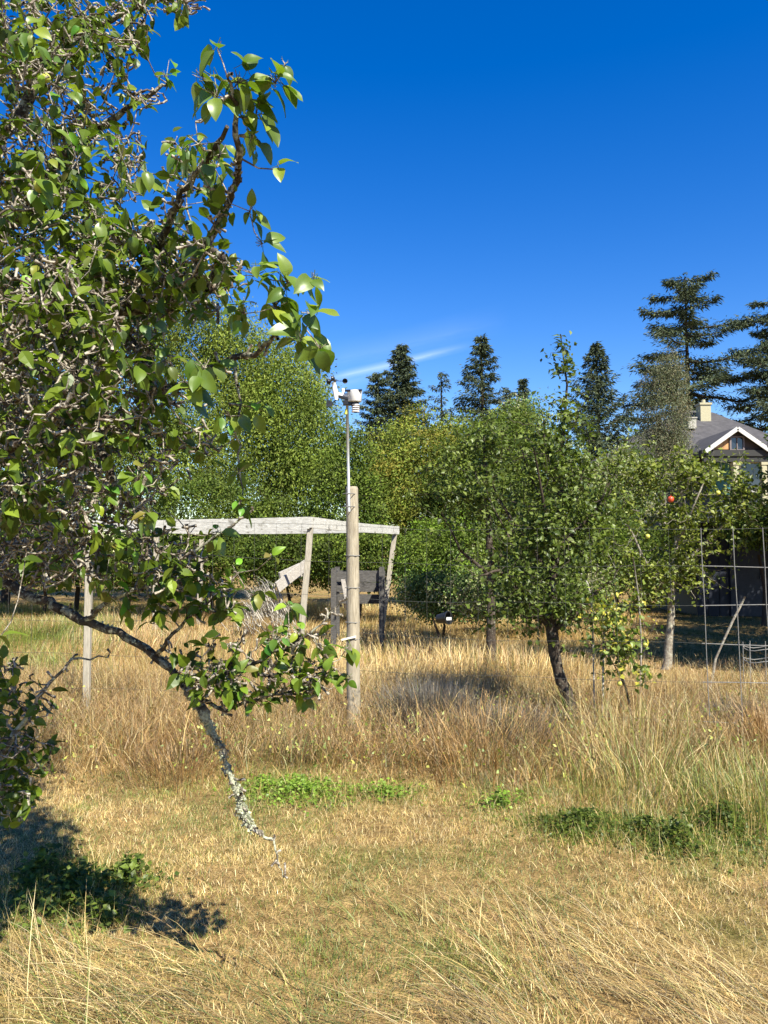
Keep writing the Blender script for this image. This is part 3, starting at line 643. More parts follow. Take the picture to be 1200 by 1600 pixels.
for px, py, d, r_ in ((62, 290, 2.2, .018), (72, 122, 2.5, .015), (195, 683, 2.4, .012), (385, 190, 1.95, .010)): fruit('fruit', P(px, py, d), r_, None, pear, PM)

# ---- orchard trees behind the fence
def orchard(name, label, base, limbs, blobs, nt_, per, size, cols, mat='darkbark', group=None, extra=None):
    e = empty(name, base, label, 'tree', group); s_ = Skeleton()
    for i, L in enumerate(limbs): limb('trunk' if i == 0 else 'branch', L, 9 if i == 0 else 6, mat, .10, e, s_, 3, .006)
    t1 = s_.grow(ell_targets(blobs, nt_, True), .14, .003, .5); t2 = s_.grow(ell_targets(blobs, nt_, True), .2, .0022, .5, maxlen=.6)
    o = link('twigs', twig_mesh(t1 + t2, 'twigs', 3), MAT[mat], e); o['kind'] = 'stuff'
    f_ = Mass(); Pp, Dd, Nn, Sz, Cc = leaf_at_twigs(t1 + t2, per, size, cols, .25, .09); f_.add(stamp(Pp, Dd, Nn, Sz, Cc, 1.1))
    if extra: f_.add(extra)
    o = f_.link('crown', MAT['leaf'], e); o['kind'] = 'stuff'
    return e
d = 7.15
b0 = G(897, 1150); 
t1e = orchard('apple_tree', 'small apple tree with dark leaning trunk and tall upright shoot behind the fence', (P(897, 1150, 7.15).x, 7.15, 0),
    [[(903, 1170, d, .075), (896, 1130, d, .064), (888, 1095, d, .058), (874, 1055, d, .050), (868, 1020, d, .050), (862, 990, d, .056), (861, 950, d, .042), (868, 880, d, .030), (875, 780, d, .024), (880, 680, d, .016), (886, 600, d, .009), (876, 522, d, .004)],
     [(862, 980, d, .035), (820, 930, 6.95, .025), (780, 890, 6.85, .015), (750, 900, 6.75, .008)], [(862, 985, d, .03), (900, 960, 7.05, .02), (950, 910, 7.05, .01)],
     [(866, 900, d, .025), (810, 830, 7.25, .015), (770, 760, 7.25, .008)], [(870, 860, d, .022), (930, 800, 7.15, .013), (960, 740, 7.15, .007)], [(868, 880, d, .02), (850, 790, 6.75, .012), (835, 700, 6.55, .006)]],
    [(858, 830, 82, 95, 6.65, 7.75, 4), (870, 730, 85, 80, 6.75, 7.65, 2.6), (800, 900, 80, 60, 6.55, 7.45, 1.7), (875, 945, 85, 45, 6.65, 7.55, 1.8), (885, 650, 30, 50, 6.95, 7.35, .5), (880, 575, 16, 50, 7.05, 7.25, .25), (800, 950, 55, 28, 6.65, 7.15, .35), (930, 800, 50, 80, 6.85, 7.55, 1), (850, 690, 50, 50, 6.75, 7.35, .5)],
    680, 7.2, .046, APPLE * .9)
def shoot_leaves(pts, k_, size, cols):
    A = np.array([np.array(P(*q)) for q in pts]); t_ = rng.uniform(0, len(A) - 1.01, k_); i = t_.astype(int); f_ = (t_ - i)[:, None]
    q = A[i] * (1 - f_) + A[i + 1] * f_; an = rng.uniform(0, 6.28, k_); D = np.stack([np.cos(an), np.sin(an) * .8, rng.normal(.15, .3, k_)], 1)
    return stamp(q, D, rdir(k_) * .5 + np.array([0, -.2, 1]), rng.uniform(.7, 1.2, k_) * size, pal(cols, k_), .9)
sh = Mass(); sh.add(shoot_leaves([(882, 680, d), (886, 600, d), (876, 522, d)], 80, .085, APPLE * 1.1))
for q_ in ([(868, 760, d), (852, 690, d), (846, 640, d)], [(850, 790, d), (820, 720, d), (806, 668, d)], [(900, 780, d), (918, 710, d), (924, 655, d)], [(800, 850, 6.9), (770, 790, 6.9), (752, 745, 6.9)], [(930, 820, d), (958, 760, d), (972, 712, d)], [(835, 900, 6.8), (790, 935, 6.7), (762, 962, 6.7)], [(860, 960, 6.8), (825, 965, 6.7), (800, 980, 6.7)]):
    limb('branch', [(a, b, c, w_) for (a, b, c), w_ in zip(q_, (.010, .006, .003))], 5, 'darkbark', .1, t1e, Skeleton(), 3); sh.add(shoot_leaves(q_, 48, .058, APPLE))
o = sh.link('shoot_leaves', MAT['leaf'], t1e); o['kind'] = 'stuff'
d = 10.9
t2e = orchard('apple_tree', 'spreading apple tree with pale slim trunk and one red apple', (P(1045, 1040, d).x, d, 0),
    [[(1040, 1052, d, .07), (1044, 1030, d, .06), (1048, 980, d, .05), (1050, 930, d, .045), (1055, 860, d, .035), (1065, 780, d, .02), (1070, 715, d, .01)],
     [(1050, 930, d, .03), (1010, 880, 10.6, .02), (980, 820, 10.5, .012)], [(1052, 900, d, .03), (1100, 850, 10.8, .02), (1160, 790, 10.9, .01)], [(1055, 860, d, .02), (1085, 790, 10.4, .014), (1110, 730, 10.4, .008)]],
    [(1060, 810, 110, 85, 10.2, 11.8, 4), (1020, 890, 75, 35, 10.3, 11.4, 1.5), (1140, 800, 60, 65, 10.4, 11.5, 1.5), (1100, 740, 70, 35, 10.3, 11.3, 1.1), (1000, 760, 50, 60, 10.3, 11.5, 1), (1080, 880, 60, 45, 10.3, 11.3, .9), (1010, 735, 45, 35, 10.4, 11.4, 1), (1075, 735, 50, 28, 10.4, 11.3, .8), (1160, 765, 45, 32, 10.4, 11.3, 1.0), (960, 730, 30, 30, 10.4, 11.3, .5), (1010, 930, 40, 25, 10.2, 11, .7), (1040, 900, 70, 30, 10.2, 11.2, .9)],
    680, 7.0, .060, APPLE * np.array([1.25, 1.12, .95]), 'palebark')
fruit('apple', P(1048, 780, 10.15), .042, None, t2e, AM)
for px, py in ((1122, 770), (1012, 838)): fruit('apple', P(px, py, 10.15), .03, None, t2e, YM)
d = 11.5
t3e = orchard('apple_tree', 'shadowy young apple tree with thin black trunk beside the brambles', (P(768, 1000, d).x, d, 0),
    [[(768, 1030, d, .075), (768, 950, d, .06), (766, 880, d, .055), (762, 800, d, .04), (758, 720, d, .02), (756, 680, d, .01)],
     [(766, 900, d, .03), (720, 860, 11.3, .018), (690, 800, 11.3, .01)], [(766, 880, d, .03), (810, 850, 11.7, .018), (830, 780, 11.7, .01)]],
    [(755, 770, 80, 90, 10.8, 12.3, 3), (770, 690, 50, 40, 11, 12, 1), (800, 860, 50, 60, 11, 12.2, .8), (700, 760, 40, 60, 11, 12, .8)], 330, 6.2, .07, APPLE * .85)
d = 7.15
t4e = orchard('apple_sapling', 'thin yellowing sapling with a few yellow apples beside the dark trunk', (P(988, 1130, d).x, d, 0),
    [[(990, 1150, d, .012), (982, 1095, d, .011), (968, 1040, d, .010), (958, 990, d, .008), (948, 940, d, .005), (940, 905, d, .003)],
     [(970, 1045, d, .006), (985, 1000, 7.0, .004), (1000, 950, 7.0, .002)], [(975, 1070, d, .005), (945, 1010, 7.2, .004), (925, 970, 7.2, .002)]],
    [(955, 960, 48, 35, 6.8, 7.5, 2), (965, 1010, 48, 35, 6.8, 7.4, 1.8), (1000, 1050, 20, 20, 7, 7.3, .3)], 120, 3.6, .055, np.concatenate([APPLE * 1.2, [(.35, .33, .05), (.45, .40, .06)]]))
for px, py, r_ in ((930, 946, .026), (949, 966, .026), (958, 966, .022), (968, 1068, .022), (1008, 1008, .02), (985, 1142, .022), (930, 968, .024)): fruit('apple', P(px, py, 6.95), r_, None, t4e, YM)

# ---- background broadleaf masses
def crown(blobs, n_clump, per, size, cols, r_cl, flat=.7, hang=0.0):
    """blobs in world: cx, cy, cz, rx, ry, rz, w"""
    w = np.array([b[6] for b in blobs], float); w /= w.sum(); ctr = []
    for i in rng.choice(len(blobs), n_clump, p=w):
        b = blobs[i]; v_ = rdir(1)[0]; v_[1] = -abs(v_[1]) if rng.uniform() < .7 else v_[1]
        rr = rng.uniform(.5, 1.0) ** .5 * (1 + rng.normal(0, .10)); ctr.append((b[0] + v_[0] * b[3] * rr, b[1] + v_[1] * b[4] * rr, max(.15, b[2] + v_[2] * b[5] * rr)))
    ctr = np.array(ctr); m_ = n_clump; cs = rng.uniform(.6, 1.3, m_) * r_cl; tone = rng.uniform(.5, 1.35, (m_, 1)); ci = rng.integers(0, len(cols), m_)
    k_ = m_ * per; rep = np.repeat(np.arange(m_), per)
    off = rdir(k_) * (rng.uniform(0, 1, (k_, 1)) ** .5) * cs[rep][:, None] * np.array([1, 1, flat]); off[:, 2] -= hang * rng.uniform(0, 1, k_) * cs[rep]
    pos_ = ctr[rep] + off; pos_[:, 2] = np.maximum(pos_[:, 2], .05)
    D = rdir(k_) + off / (cs[rep][:, None] + 1e-6) * .6 + np.array([0, 0, -.25 - hang]); Nm = rdir(k_) * .9 + off / (cs[rep][:, None] + 1e-6) * .6 + np.array([0, -.2, .6])
    c_ = cols[ci][rep] * tone[rep] * rng.uniform(.75, 1.2, (k_, 1))
    return stamp(pos_, D, Nm, rng.uniform(.6, 1.2, k_) * size * .66, c_, 1.15 - hang, FARL, FART), ctr
def bush(name, label, cat, base, blobs, n_clump, per, size, cols, r_cl, flat=.7, hang=0., trunk_h=2, group=None, mat='firbark', crownname='crown', tr=.14, loose=0.05):
    e = empty(name, base, label, cat, group)
    (V, T, c_), ctr = crown(blobs, n_clump, int(per * 2.0), size, cols, r_cl, flat, hang)
    m_ = Mass(); m_.add((V, T, c_))
    # stray sprays that break the outline
    bmax = max(blobs, key=lambda b: b[2] + b[5])
    o = m_.link(crownname, MAT['farleaf'], e); o['kind'] = 'stuff'
    mb = MB(); b = Vector(base)
    mb.tube([b - Vector((0, 0, .1)), b + Vector((.05, 0, trunk_h * .5)), b + Vector((-.04, .05, trunk_h))], [tr, tr * .8, tr * .55], 8); mb.link('trunk', MAT[mat], e, smooth=True)
    s_ = Skeleton(); s_.limb([b + Vector((0, 0, trunk_h * .4)), b + Vector((0, 0, trunk_h))], [tr * .6, tr * .5])
    tws_ = s_.grow([ctr[i] for i in rng.choice(len(ctr), min(len(ctr), 70), replace=False)], .12, .008, .45)
    o = link('limbs', twig_mesh(tws_, 'limbs', 4), MAT[mat], e); o['kind'] = 'stuff'
    return e
def WB(px, py, d, rx, ry, depth=None, w=1.0):               # world ellipsoid from where it stands
    c_ = P(px, py, d); k_ = d / F
    return (c_.x, d, c_.z, rx * k_, (depth or max(rx, ry) * k_ * .8), ry * k_, w)
LIME = np.array([(.23, .28, .055), (.29, .33, .07), (.17, .22, .045), (.35, .38, .10), (.20, .25, .06)]) * np.array((0.68, 0.74, 0.6))
MID = np.array([(.14, .18, .032), (.19, .23, .04), (.09, .125, .025), (.24, .27, .05), (.15, .17, .045)]) * np.array((0.60, 0.70, 0.62))
OLIVE = np.array([(.21, .25, .045), (.25, .27, .05), (.18, .21, .04), (.32, .31, .06), (.27, .22, .045)]) * np.array((0.85, 0.92, 0.9))
BRIGHT = np.array([(.20, .27, .03), (.26, .33, .04), (.15, .20, .03), (.32, .37, .07)]) * np.array((0.76, 0.93, 0.9))
BRAM = np.array([(.11, .15, .045), (.15, .19, .06), (.22, .20, .10), (.09, .12, .04), (.30, .25, .15)]) * np.array((0.8, 0.92, 0.9)) * 1.3
def bx(px, d): return (P(px, 860, d).x, d, 0)
bush('willow_tree', 'pale green willow with feathery upright sprays beyond the white frame', 'tree', bx(420, 27), [WB(440, 640, 27, 75, 120, None, 3), (*WB(380, 560, 27, 60, 70)[:6], 1.3), (*WB(470, 700, 26, 60, 100)[:6], 2), (*WB(395, 700, 26, 90, 100)[:6], 2)], 330, 110, .19, LIME, .72, 1.3, .5, 4, tr=.2)
bush('willow_tree', 'tall pale green willow seen through the pear branches', 'tree', bx(210, 26), [WB(240, 610, 26, 130, 130, None, 3), (*WB(310, 520, 26, 70, 60)[:6], 1.2), (*WB(260, 740, 25, 120, 90)[:6], 2), (*WB(90, 600, 26, 100, 110)[:6], 2)], 360, 105, .19, LIME * .9, .74, 1.3, .5, 4, tr=.2)
bush('ash_tree', 'broad green tree behind the old pear', 'tree', bx(10, 24), [WB(-20, 560, 24, 120, 140, None, 3), (*WB(40, 740, 23, 120, 110)[:6], 2), (*WB(-120, 700, 23, 120, 140)[:6], 2)], 430, 44, .18, LIME * .8, .6, .8, .2, 4)
bush('hedge_shrub', 'dark green shrub under the pale willow trees', 'shrub', bx(330, 21), [WB(330, 810, 21, 120, 70, None, 3), (*WB(430, 840, 20.5, 70, 60)[:6], 1.5)], 330, 40, .13, MID, .42, .8, .1, 1.2, tr=.07)
bush('hedge_shrub', 'green shrub behind the white frame, left of the willows', 'shrub', bx(120, 21), [WB(130, 820, 21, 130, 70, None, 3), (*WB(0, 830, 21, 100, 80)[:6], 2)], 330, 40, .13, MID * 1.05, .42, .8, .1, 1.2, tr=.07)
bush('hedge_shrub', 'green shrub standing behind the tall wooden post', 'shrub', bx(540, 20), [WB(540, 800, 20, 65, 80, None, 3), (*WB(545, 730, 20.5, 35, 60)[:6], 1.6), (*WB(500, 850, 19.5, 60, 40)[:6], 1)], 300, 42, .12, MID, .4, .8, .1, 1.2, tr=.07)
bush('maple_tree', 'olive yellow rounded tree below the two dark firs', 'tree', bx(650, 23), [WB(650, 740, 23, 80, 95, None, 3), (*WB(605, 790, 22, 45, 80)[:6], 1.2), (*WB(715, 730, 23, 60, 70)[:6], 1.6), (*WB(650, 810, 22, 90, 60)[:6], 2)], 380, 66, .13, OLIVE, .50, .8, .15, 2.5)
bush('hazel_tree', 'green hazel tree right of the olive rounded tree', 'tree', bx(740, 21), [WB(740, 760, 21, 75, 90, None, 2.5), (*WB(800, 720, 21.5, 55, 80)[:6], 2), (*WB(800, 800, 20.5, 70, 70)[:6], 1.6)], 340, 66, .12, MID * np.array([1.1, 1.05, 1.1]), .46, .8, .1, 2.2)
bush('hazel_tree', 'brownish green hazel tree behind the upright apple shoot', 'tree', bx(830, 24), [WB(820, 680, 24, 40, 55, None, 1), (*WB(850, 740, 24, 60, 60)[:6], 1.4), (*WB(940, 780, 23, 80, 50)[:6], 1.5), (*WB(975, 735, 23.5, 40, 28)[:6], .6)], 330, 42, .13, BRAM * 1.25, .42, .9, .1, 2.2)
bush('bramble_bush', 'bright green bramble thicket right of the white frame', 'bush', bx(690, 14.5), [WB(680, 880, 14.5, 50, 38, None, 2), (*WB(722, 850, 14.6, 34, 30)[:6], .8), (*WB(660, 845, 15, 26, 24)[:6], .4), (*WB(735, 900, 14.2, 40, 30)[:6], 1), (*WB(665, 850, 17.5, 36, 40)[:6], 1)], 330, 44, .085, np.concatenate([BRIGHT * .72, MID]), .26, .8, .1, .5, tr=.03)
bush('bramble_bush', 'dull bramble bush with pale dead leaves along the straw', 'bush', bx(680, 13), [WB(690, 930, 13.4, 50, 34, None, 1.4), (*WB(730, 905, 14.2, 30, 50)[:6], .8), (*WB(650, 925, 13.4, 28, 32)[:6], .7), (*WB(770, 935, 13, 36, 32)[:6], 1), (*WB(655, 910, 17, 30, 42)[:6], .8), (*WB(740, 930, 13, 40, 34)[:6], .8)], 320, 44, .075, BRAM, .24, .8, .1, .5, tr=.03)
bush('bramble_bush', 'olive bramble bush behind the dark leaning apple trunk', 'bush', bx(840, 15), [WB(830, 925, 15, 60, 30, None, 1.4), (*WB(905, 915, 15.6, 50, 26)[:6], 1), (*WB(790, 900, 15.4, 30, 34)[:6], .6)], 240, 44, .08, np.concatenate([BRAM, MID]), .26, .8, .1, .5, tr=.03)
bush('laurel_bush', 'dark laurel bush overhanging the shaded corner', 'bush', bx(1190, 17), [WB(1190, 815, 17, 55, 30, 1.2, 1)], 110, 40, .12, MID * .9, .35, .8, .1, 1.5, tr=.05)
bush('laurel_bush', 'low green bush between the two larger apple trees', 'bush', bx(960, 17), [WB(960, 870, 17, 70, 40, None, 1), (*WB(930, 820, 18, 60, 50)[:6], 1)], 230, 40, .11, MID, .36, .8, .1, 1, tr=.05)
bush('birch_tree', 'wispy half bare birch in front of the dark house', 'tree', bx(1035, 29), [WB(1035, 640, 29, 34, 72, .9, 2), (*WB(1045, 585, 29, 20, 28)[:6], .6), (*WB(1030, 715, 29, 50, 45)[:6], 1.4)], 520, 40, .13, np.array([(.14, .16, .10), (.17, .17, .10), (.11, .13, .07), (.20, .17, .11)]), .42, 1.5, .6, 6.5, mat='palebark', tr=.16)
for i, (px, d_, lb) in enumerate(((-60, 19, 'low dark shrub at the left edge under the ash'), (70, 20, 'low dark shrub beneath the seen-through willow'), (200, 19.5, 'low dense shrub behind the left half of the white frame'),
        (320, 20, 'low dense shrub behind the middle of the white frame'), (450, 19, 'low dense shrub behind the bleached stalk heap'), (560, 18, 'low dense shrub behind the compost bin'), (820, 19, 'low dense shrub behind the dark apple trunk'),
        (1010, 20, 'low dense shrub behind the pale apple trunk'), (1100, 23, 'low dense shrub left of the navy shed'), (900, 21, 'low dense shrub below the slender fir'))):
    bush('hedge_shrub', lb, 'shrub', bx(px, d_), [WB(px, 872, d_, 85, 40, 1.0, 1)], 150, 40, .12, MID * .9, .40, .8, .1, .8, tr=.05, group='shrubs along the far side of the field')
# trees added unseen outside the frame, right, to shade the corner behind the fence
for i, (x_, y_, h_) in enumerate(((7.3, 10.4, 4.4), (8.9, 13.0, 4.8), (10.8, 16.0, 5.0))):
    bush('offscreen_shade_tree', ['dense round tree added out of view to shade the corner', 'second dense shade tree added out of view further along the corner', 'third shade tree added out of view close to the navy shed'][i], 'tree', (x_, y_, 0),
         [(x_, y_, h_ - 1.5, 2.0, 1.9, 1.8, 1)], 300, 80, .15, MID, .5, .8, .1, 2.2)

# ---- conifers
FIR = np.array([(.042, .058, .030), (.055, .075, .036), (.032, .046, .028), (.075, .088, .040)]) * 1.15
def conifer(label, px, ptop, d, wpx, top_r=.1, n_br=90, droop=.25, sparse=0., lower=.12, curve=.8, seedv=0, group='dark firs on the skyline', lenvar=.35, spray=1.0, baretrunk=0.0, tip_up=.15):
    top = P(px, ptop, d); H = top.z; base = Vector((top.x, d, 0)); Rm = wpx / F * d / 2
    e = empty('fir_tree', base, label, 'tree', group)
    mb = MB(); mb.tube([base, base + Vector((.1, 0, H * .5)), base + Vector((0, 0, H * .99))], [H * .014, H * .009, .03], 8); mb.link('trunk', MAT['firbark'], e, smooth=True)
    q = random.Random(seedv + 3); PP, DD, NN, SS = [], [], [], []; brs = []
    for i in range(n_br):
        f_ = lower + (1 - lower) * (i + q.uniform(0, .9)) / n_br; 
        if q.random() < sparse: continue
        L = Rm * ((1 - f_) / (1 - lower)) ** curve * (1 + q.uniform(-lenvar, lenvar)) + top_r * Rm * q.uniform(.3, 1.0)
        an = i * 2.4 + q.uniform(-.5, .5); z0 = f_ * H; up = .35 * (f_ - .35)
        pts = []
        for j in range(7):
            t_ = j / 6; r_ = L * t_
            pts.append(Vector((base.x + math.cos(an) * r_, d + math.sin(an) * r_, z0 + L * (up * t_ - droop * t_ + (tip_up + .0) * t_ * t_ * 1.6) + q.uniform(-.02, .02) * L)))
        brs.append(([np.array(p) for p in pts], [max(.015, .022 * L * (1 - t_ / 7)) for t_ in range(7)]))
        k_ = int((50 + 60 * L) * spray)
        A = np.array([tuple(p) for p in pts]); t_ = rng.beta(1.25, .85, k_) * 5.99; ii = t_.astype(int); fr = (t_ - ii)[:, None]
        b_ = A[ii] * (1 - fr) + A[ii + 1] * fr; side = np.array([-math.sin(an), math.cos(an), 0]); ax = np.array([math.cos(an), math.sin(an), 0])
        sg = rng.choice([-1, 1], k_)[:, None]; fat = (.10 + .12 * L)
        b_ = b_ + side * sg * np.abs(rng.normal(0, 1, (k_, 1))) * fat * .6 + rng.normal(0, 1, (k_, 3)) * np.array([.05 + .025 * L, .05 + .025 * L, .05 + .022 * L])
        PP.append(b_); DD.append(side * sg * .8 + ax * .7 + np.array([0, 0, -.35]) + rng.normal(0, .35, (k_, 3))); NN.append(rng.normal(0, .5, (k_, 3)) + np.array([0, -.1, 1]))
        SS.append(rng.uniform(.16, .42, k_) * (H / 18) ** .5)
    PP = np.concatenate(PP); m_ = Mass(); m_.add(stamp(PP, np.concatenate(DD), np.concatenate(NN), np.concatenate(SS), pal(FIR, len(PP)), .45))
    kk = 90; zt = H * rng.uniform(.86, 1.0, kk); pz = np.stack([base.x + rng.normal(0, .08, kk), d + rng.normal(0, .08, kk), zt], 1); m_.add(stamp(pz, rdir(kk, .6), rdir(kk), np.full(kk, .22) * (H / 18) ** .5, pal(FIR, kk), .6))
    o = m_.link('crown', MAT['needle'], e); o['kind'] = 'stuff'
    o = link('limbs', twig_mesh(brs, 'limbs', 4), MAT['firbark'], e); o['kind'] = 'stuff'
    return e
conifer('broad dark fir, wider of the pair left of the bare fir', 628, 540, 52, 140, .05, 120, .25, .0, .30, .78, 1, spray=1.5)
conifer('short rounded dark fir touching the broad fir', 590, 585, 50, 72, .30, 80, .2, 0, .30, .6, 2, spray=1.4)
conifer('thin half bare fir between the two dark firs', 689, 580, 50, 84, .12, 60, .15, .35, .35, .7, 3, spray=.55)
conifer('narrow pointed fir with ragged side branches', 752, 527, 50, 150, .06, 105, .25, .1, .34, .85, 4, spray=1.1)
conifer('small pointed fir tip above the hazel', 817, 592, 48, 62, .08, 80, .2, 0, .30, .9, 5, spray=1.1)
conifer('slender blue green fir behind the upright apple shoot', 931, 537, 44, 215, .02, 100, .15, .04, .22, 1.0, 6, spray=1.3, lenvar=.3, tip_up=.35)
conifer('tall fir with long ragged windswept branches behind the chimney', 1070, 428, 55, 215, .18, 50, .38, .05, .44, .5, 7, lenvar=.65, spray=2.1)
conifer('tall fir cut by the picture edge beyond the grey roof', 1206, 465, 52, 190, .16, 50, .38, .05, .42, .55, 8, lenvar=.6, spray=2.1)
conifer('small fir low behind the narrow pointed fir', 795, 610, 54, 70, .2, 60, .2, 0, .3, .8, 9)

# ------------------------------------------------------------------ house
D = 36
hs = empty('house', (P(1110, 860, D).x, D + 4, 0), 'dark craftsman house with grey roof, cream chimney and white trimmed gable', 'house')
HM = dict(roof=None, wall=plain('dark_siding', (.035, .045, .055), .7), trim=plain('white_trim', (.48, .47, .45), .5), gable_sunlit=plain('sunlit_shingle', (.42, .23, .11), .8, .2, 0, .3, 6),  # shingle colour of the gable's left part has sunlight painted in
          cream=plain('cream_stucco', (.36, .33, .22), .8), glass=plain('window_glass', (.02, .025, .035), .08, .8), dark=plain('near_black_paint', (.03, .03, .03), .8), teal=plain('teal_door', (.03, .13, .15), .5))  # near-black paint shared by gutter, porch beam and shed roof
m, t = newmat('roof_shingles')
bt = t.nodes.new('ShaderNodeTexBrick'); bt.inputs['Scale'].default_value = 3.0; bt.inputs['Color1'].default_value = (.045, .043, .047, 1); bt.inputs['Color2'].default_value = (.07, .066, .07, 1); bt.inputs['Mortar'].default_value = (.06, .06, .06, 1); bt.inputs['Mortar Size'].default_value = .015
tcn = t.nodes.new('ShaderNodeTexCoord'); mpn = t.nodes.new('ShaderNodeMapping'); t.links.new(tcn.outputs['Object'], mpn.inputs[0]); mpn.inputs['Rotation'].default_value = (math.radians(90), 0, 0); t.links.new(mpn.outputs[0], bt.inputs['Vector'])
HM['roof'] = finish(m, t, mix(t, .35, bt.outputs[0], ramp(t, noise(t, 3, 5), [(.3, (.035, .033, .036)), (.7, (.10, .095, .10))])), .9)
def pz(px, py, d): return P(px, py, d)
el = P(952, 713, D); er = P(1290, 713, D); ze = el.z; ap = P(1078, 640, D + 5)
x0, x1, y0, y1 = el.x, er.x, D, D + 10; rx1 = P(1190, 660, D + 5).x
mb = MB(); th = .18
mb.add([(x0, y0, ze), (x1, y0, ze), (x1, y1, ze), (x0, y1, ze), (ap.x - .3, D + 5, ap.z), (ap.x + 1.2, D + 5, ap.z - .15), (x0, y0, ze - th), (x1, y0, ze - th), (x1, y1, ze - th), (x0, y1, ze - th)],
       [(0, 1, 5, 4), (1, 2, 5), (2, 3, 4, 5), (3, 0, 4), (0, 6, 7, 1), (1, 7, 8, 2), (2, 8, 9, 3), (3, 9, 6, 0), (6, 9, 8, 7)])
rf = mb.link('roof', HM['roof'], hs)
cb = MB(); c_ = P(1099, 640, D + 4.2); cz0 = P(1099, 668, D + 4.2).z; cz1 = P(1099, 634, D + 4.2).z
cb.box((c_.x, c_.y, (cz0 + cz1) / 2 - .3), (.26, 0, 0), (0, .3, 0), (0, 0, (cz1 - cz0) / 2 + .3)); cb.box((c_.x, c_.y, cz1 + .05), (.31, 0, 0), (0, .35, 0), (0, 0, .05)); cb.tube([(c_.x, c_.y, cz1 + .1), (c_.x, c_.y, cz1 + .3)], [.1, .1], 10)
link_sub('chimney', cb.mesh('chimney'), HM['cream'], rf)
vb = MB(); c_ = P(1078, 663, D + 3.0); vb.box(c_, (.2, 0, 0), (0, .3, 0), (0, 0, .25)); vb.box(c_ + Vector((0, 0, .28)), (.24, 0, 0), (0, .34, 0), (0, 0, .03)); link_sub('roof_vent', vb.mesh('roof_vent'), plain('vent_paint', (.34, .32, .28), .6), rf)
wb = MB(); wb.box(((x0 + x1) / 2 + .1, D + 5, ze / 2 - .1), ((x1 - x0) / 2 - .5, 0, 0), (0, 4.4, 0), (0, 0, ze / 2 - .08)); wb.link('wall', HM['wall'], hs)
wb = MB(); wb.box(((x0 + x1) / 2, D - .03, ze - .12), ((x1 - x0) / 2 + .02, 0, 0), (0, .025, 0), (0, 0, .10)); wb.link('gutter', HM['dark'], hs)
# gable
gd = D - 2.2
A1, A2, A3 = P(1098, 704, gd), P(1148, 668, gd), P(1200, 704, gd); zb = A1.z
mb = MB(); dp = 4.5
ov = Vector((0, -.25, 0)); bk = Vector((0, dp, 0)); t_ = Vector((0, 0, .12)); 
for a_, b_ in ((A1, A2), (A2, A3)):
    n_ = len(mb.v); mb.add([a_ + ov, b_ + ov, b_ + bk, a_ + bk, a_ + ov - t_, b_ + ov - t_, b_ + bk - t_, a_ + bk - t_], [(0, 1, 2, 3), (4, 7, 6, 5), (0, 4, 5, 1), (1, 5, 6, 2), (2, 6, 7, 3), (3, 7, 4, 0)])
mb.link('porch_roof', HM['roof'], hs)
for a_, b_ in ((A1, A2), (A3, A2)):
    mb = MB(); mb.bar(a_ + Vector((0, -.29, -.08)), b_ + Vector((0, -.29, -.08)), .05, .17, (0, 1, 0) if False else (0, 0, 1)); mb.link('rake_board', HM['trim'], hs)
s1 = A1.lerp(A2, .12); s3 = A3.lerp(A2, .12); mid = A2 - Vector((0, 0, .16)); zb2 = zb + .05
xs_ = P(1139, 700, gd).x; tz = mid.z - (mid.x - xs_) * (mid.z - zb2) / (mid.x - s1.x)
mb = MB(); mb.add([(s1.x, gd, zb2), (xs_, gd, zb2), (xs_, gd, tz), (s1.x, gd + .2, zb2), (xs_, gd + .2, zb2), (xs_, gd + .2, tz)], [(0, 1, 2), (3, 5, 4), (0, 3, 4, 1), (1, 4, 5, 2), (2, 5, 3, 0)]); mb.link('gable_sunlit_part', HM['gable_sunlit'], hs)  # left part of the gable wall, sunlight painted into its colour
mb = MB(); mb.add([(xs_ + .01, gd, zb2), (s3.x, gd, zb2), (mid.x, gd, mid.z), (xs_ + .01, gd, tz), (xs_ + .01, gd + .2, zb2), (s3.x, gd + .2, zb2), (mid.x, gd + .2, mid.z), (xs_ + .01, gd + .2, tz)], [(0, 1, 2, 3), (7, 6, 5, 4), (0, 4, 5, 1), (1, 5, 6, 2), (2, 6, 7, 3), (3, 7, 4, 0)]); mb.link('gable_shaded_part', plain('shaded_shingle', (.07, .05, .045), .8), hs)  # right part of the same wall, shade painted in as dark brown
wc = P(1151, 693, gd); mb = MB(); fw, fh = .28, .25
for sx in (-1, 1): mb.box((wc.x + sx * fw, gd - .03, wc.z), (.035, 0, 0), (0, .03, 0), (0, 0, fh))
for sz in (-1, 1): mb.box((wc.x, gd - .03, wc.z + sz * (fh + .03)), (fw + .035, 0, 0), (0, .03, 0), (0, 0, .03))
wtrim = plain('dark_trim', (.16, .13, .13), .6)
mb.box((wc.x, gd - .03, wc.z), (.02, 0, 0), (0, .025, 0), (0, 0, fh))
wf = mb.link('window', wtrim, hs); mb = MB(); mb.box((wc.x, gd - .012, wc.z), (fw - .04, 0, 0), (0, .006, 0), (0, 0, fh - .01)); link_sub('pane', mb.mesh('pane'), HM['glass'], wf)
mb = MB(); mb.box(((A1.x + A3.x) / 2, gd, zb - .12), ((A3.x - A1.x) / 2 + .1, 0, 0), (0, .16, 0), (0, 0, .13)); mb.box(((A1.x + A3.x) / 2, gd, zb - .37), ((A3.x - A1.x) / 2, 0, 0), (0, .10, 0), (0, 0, .118)); mb.link('porch_beam', HM['dark'], hs)
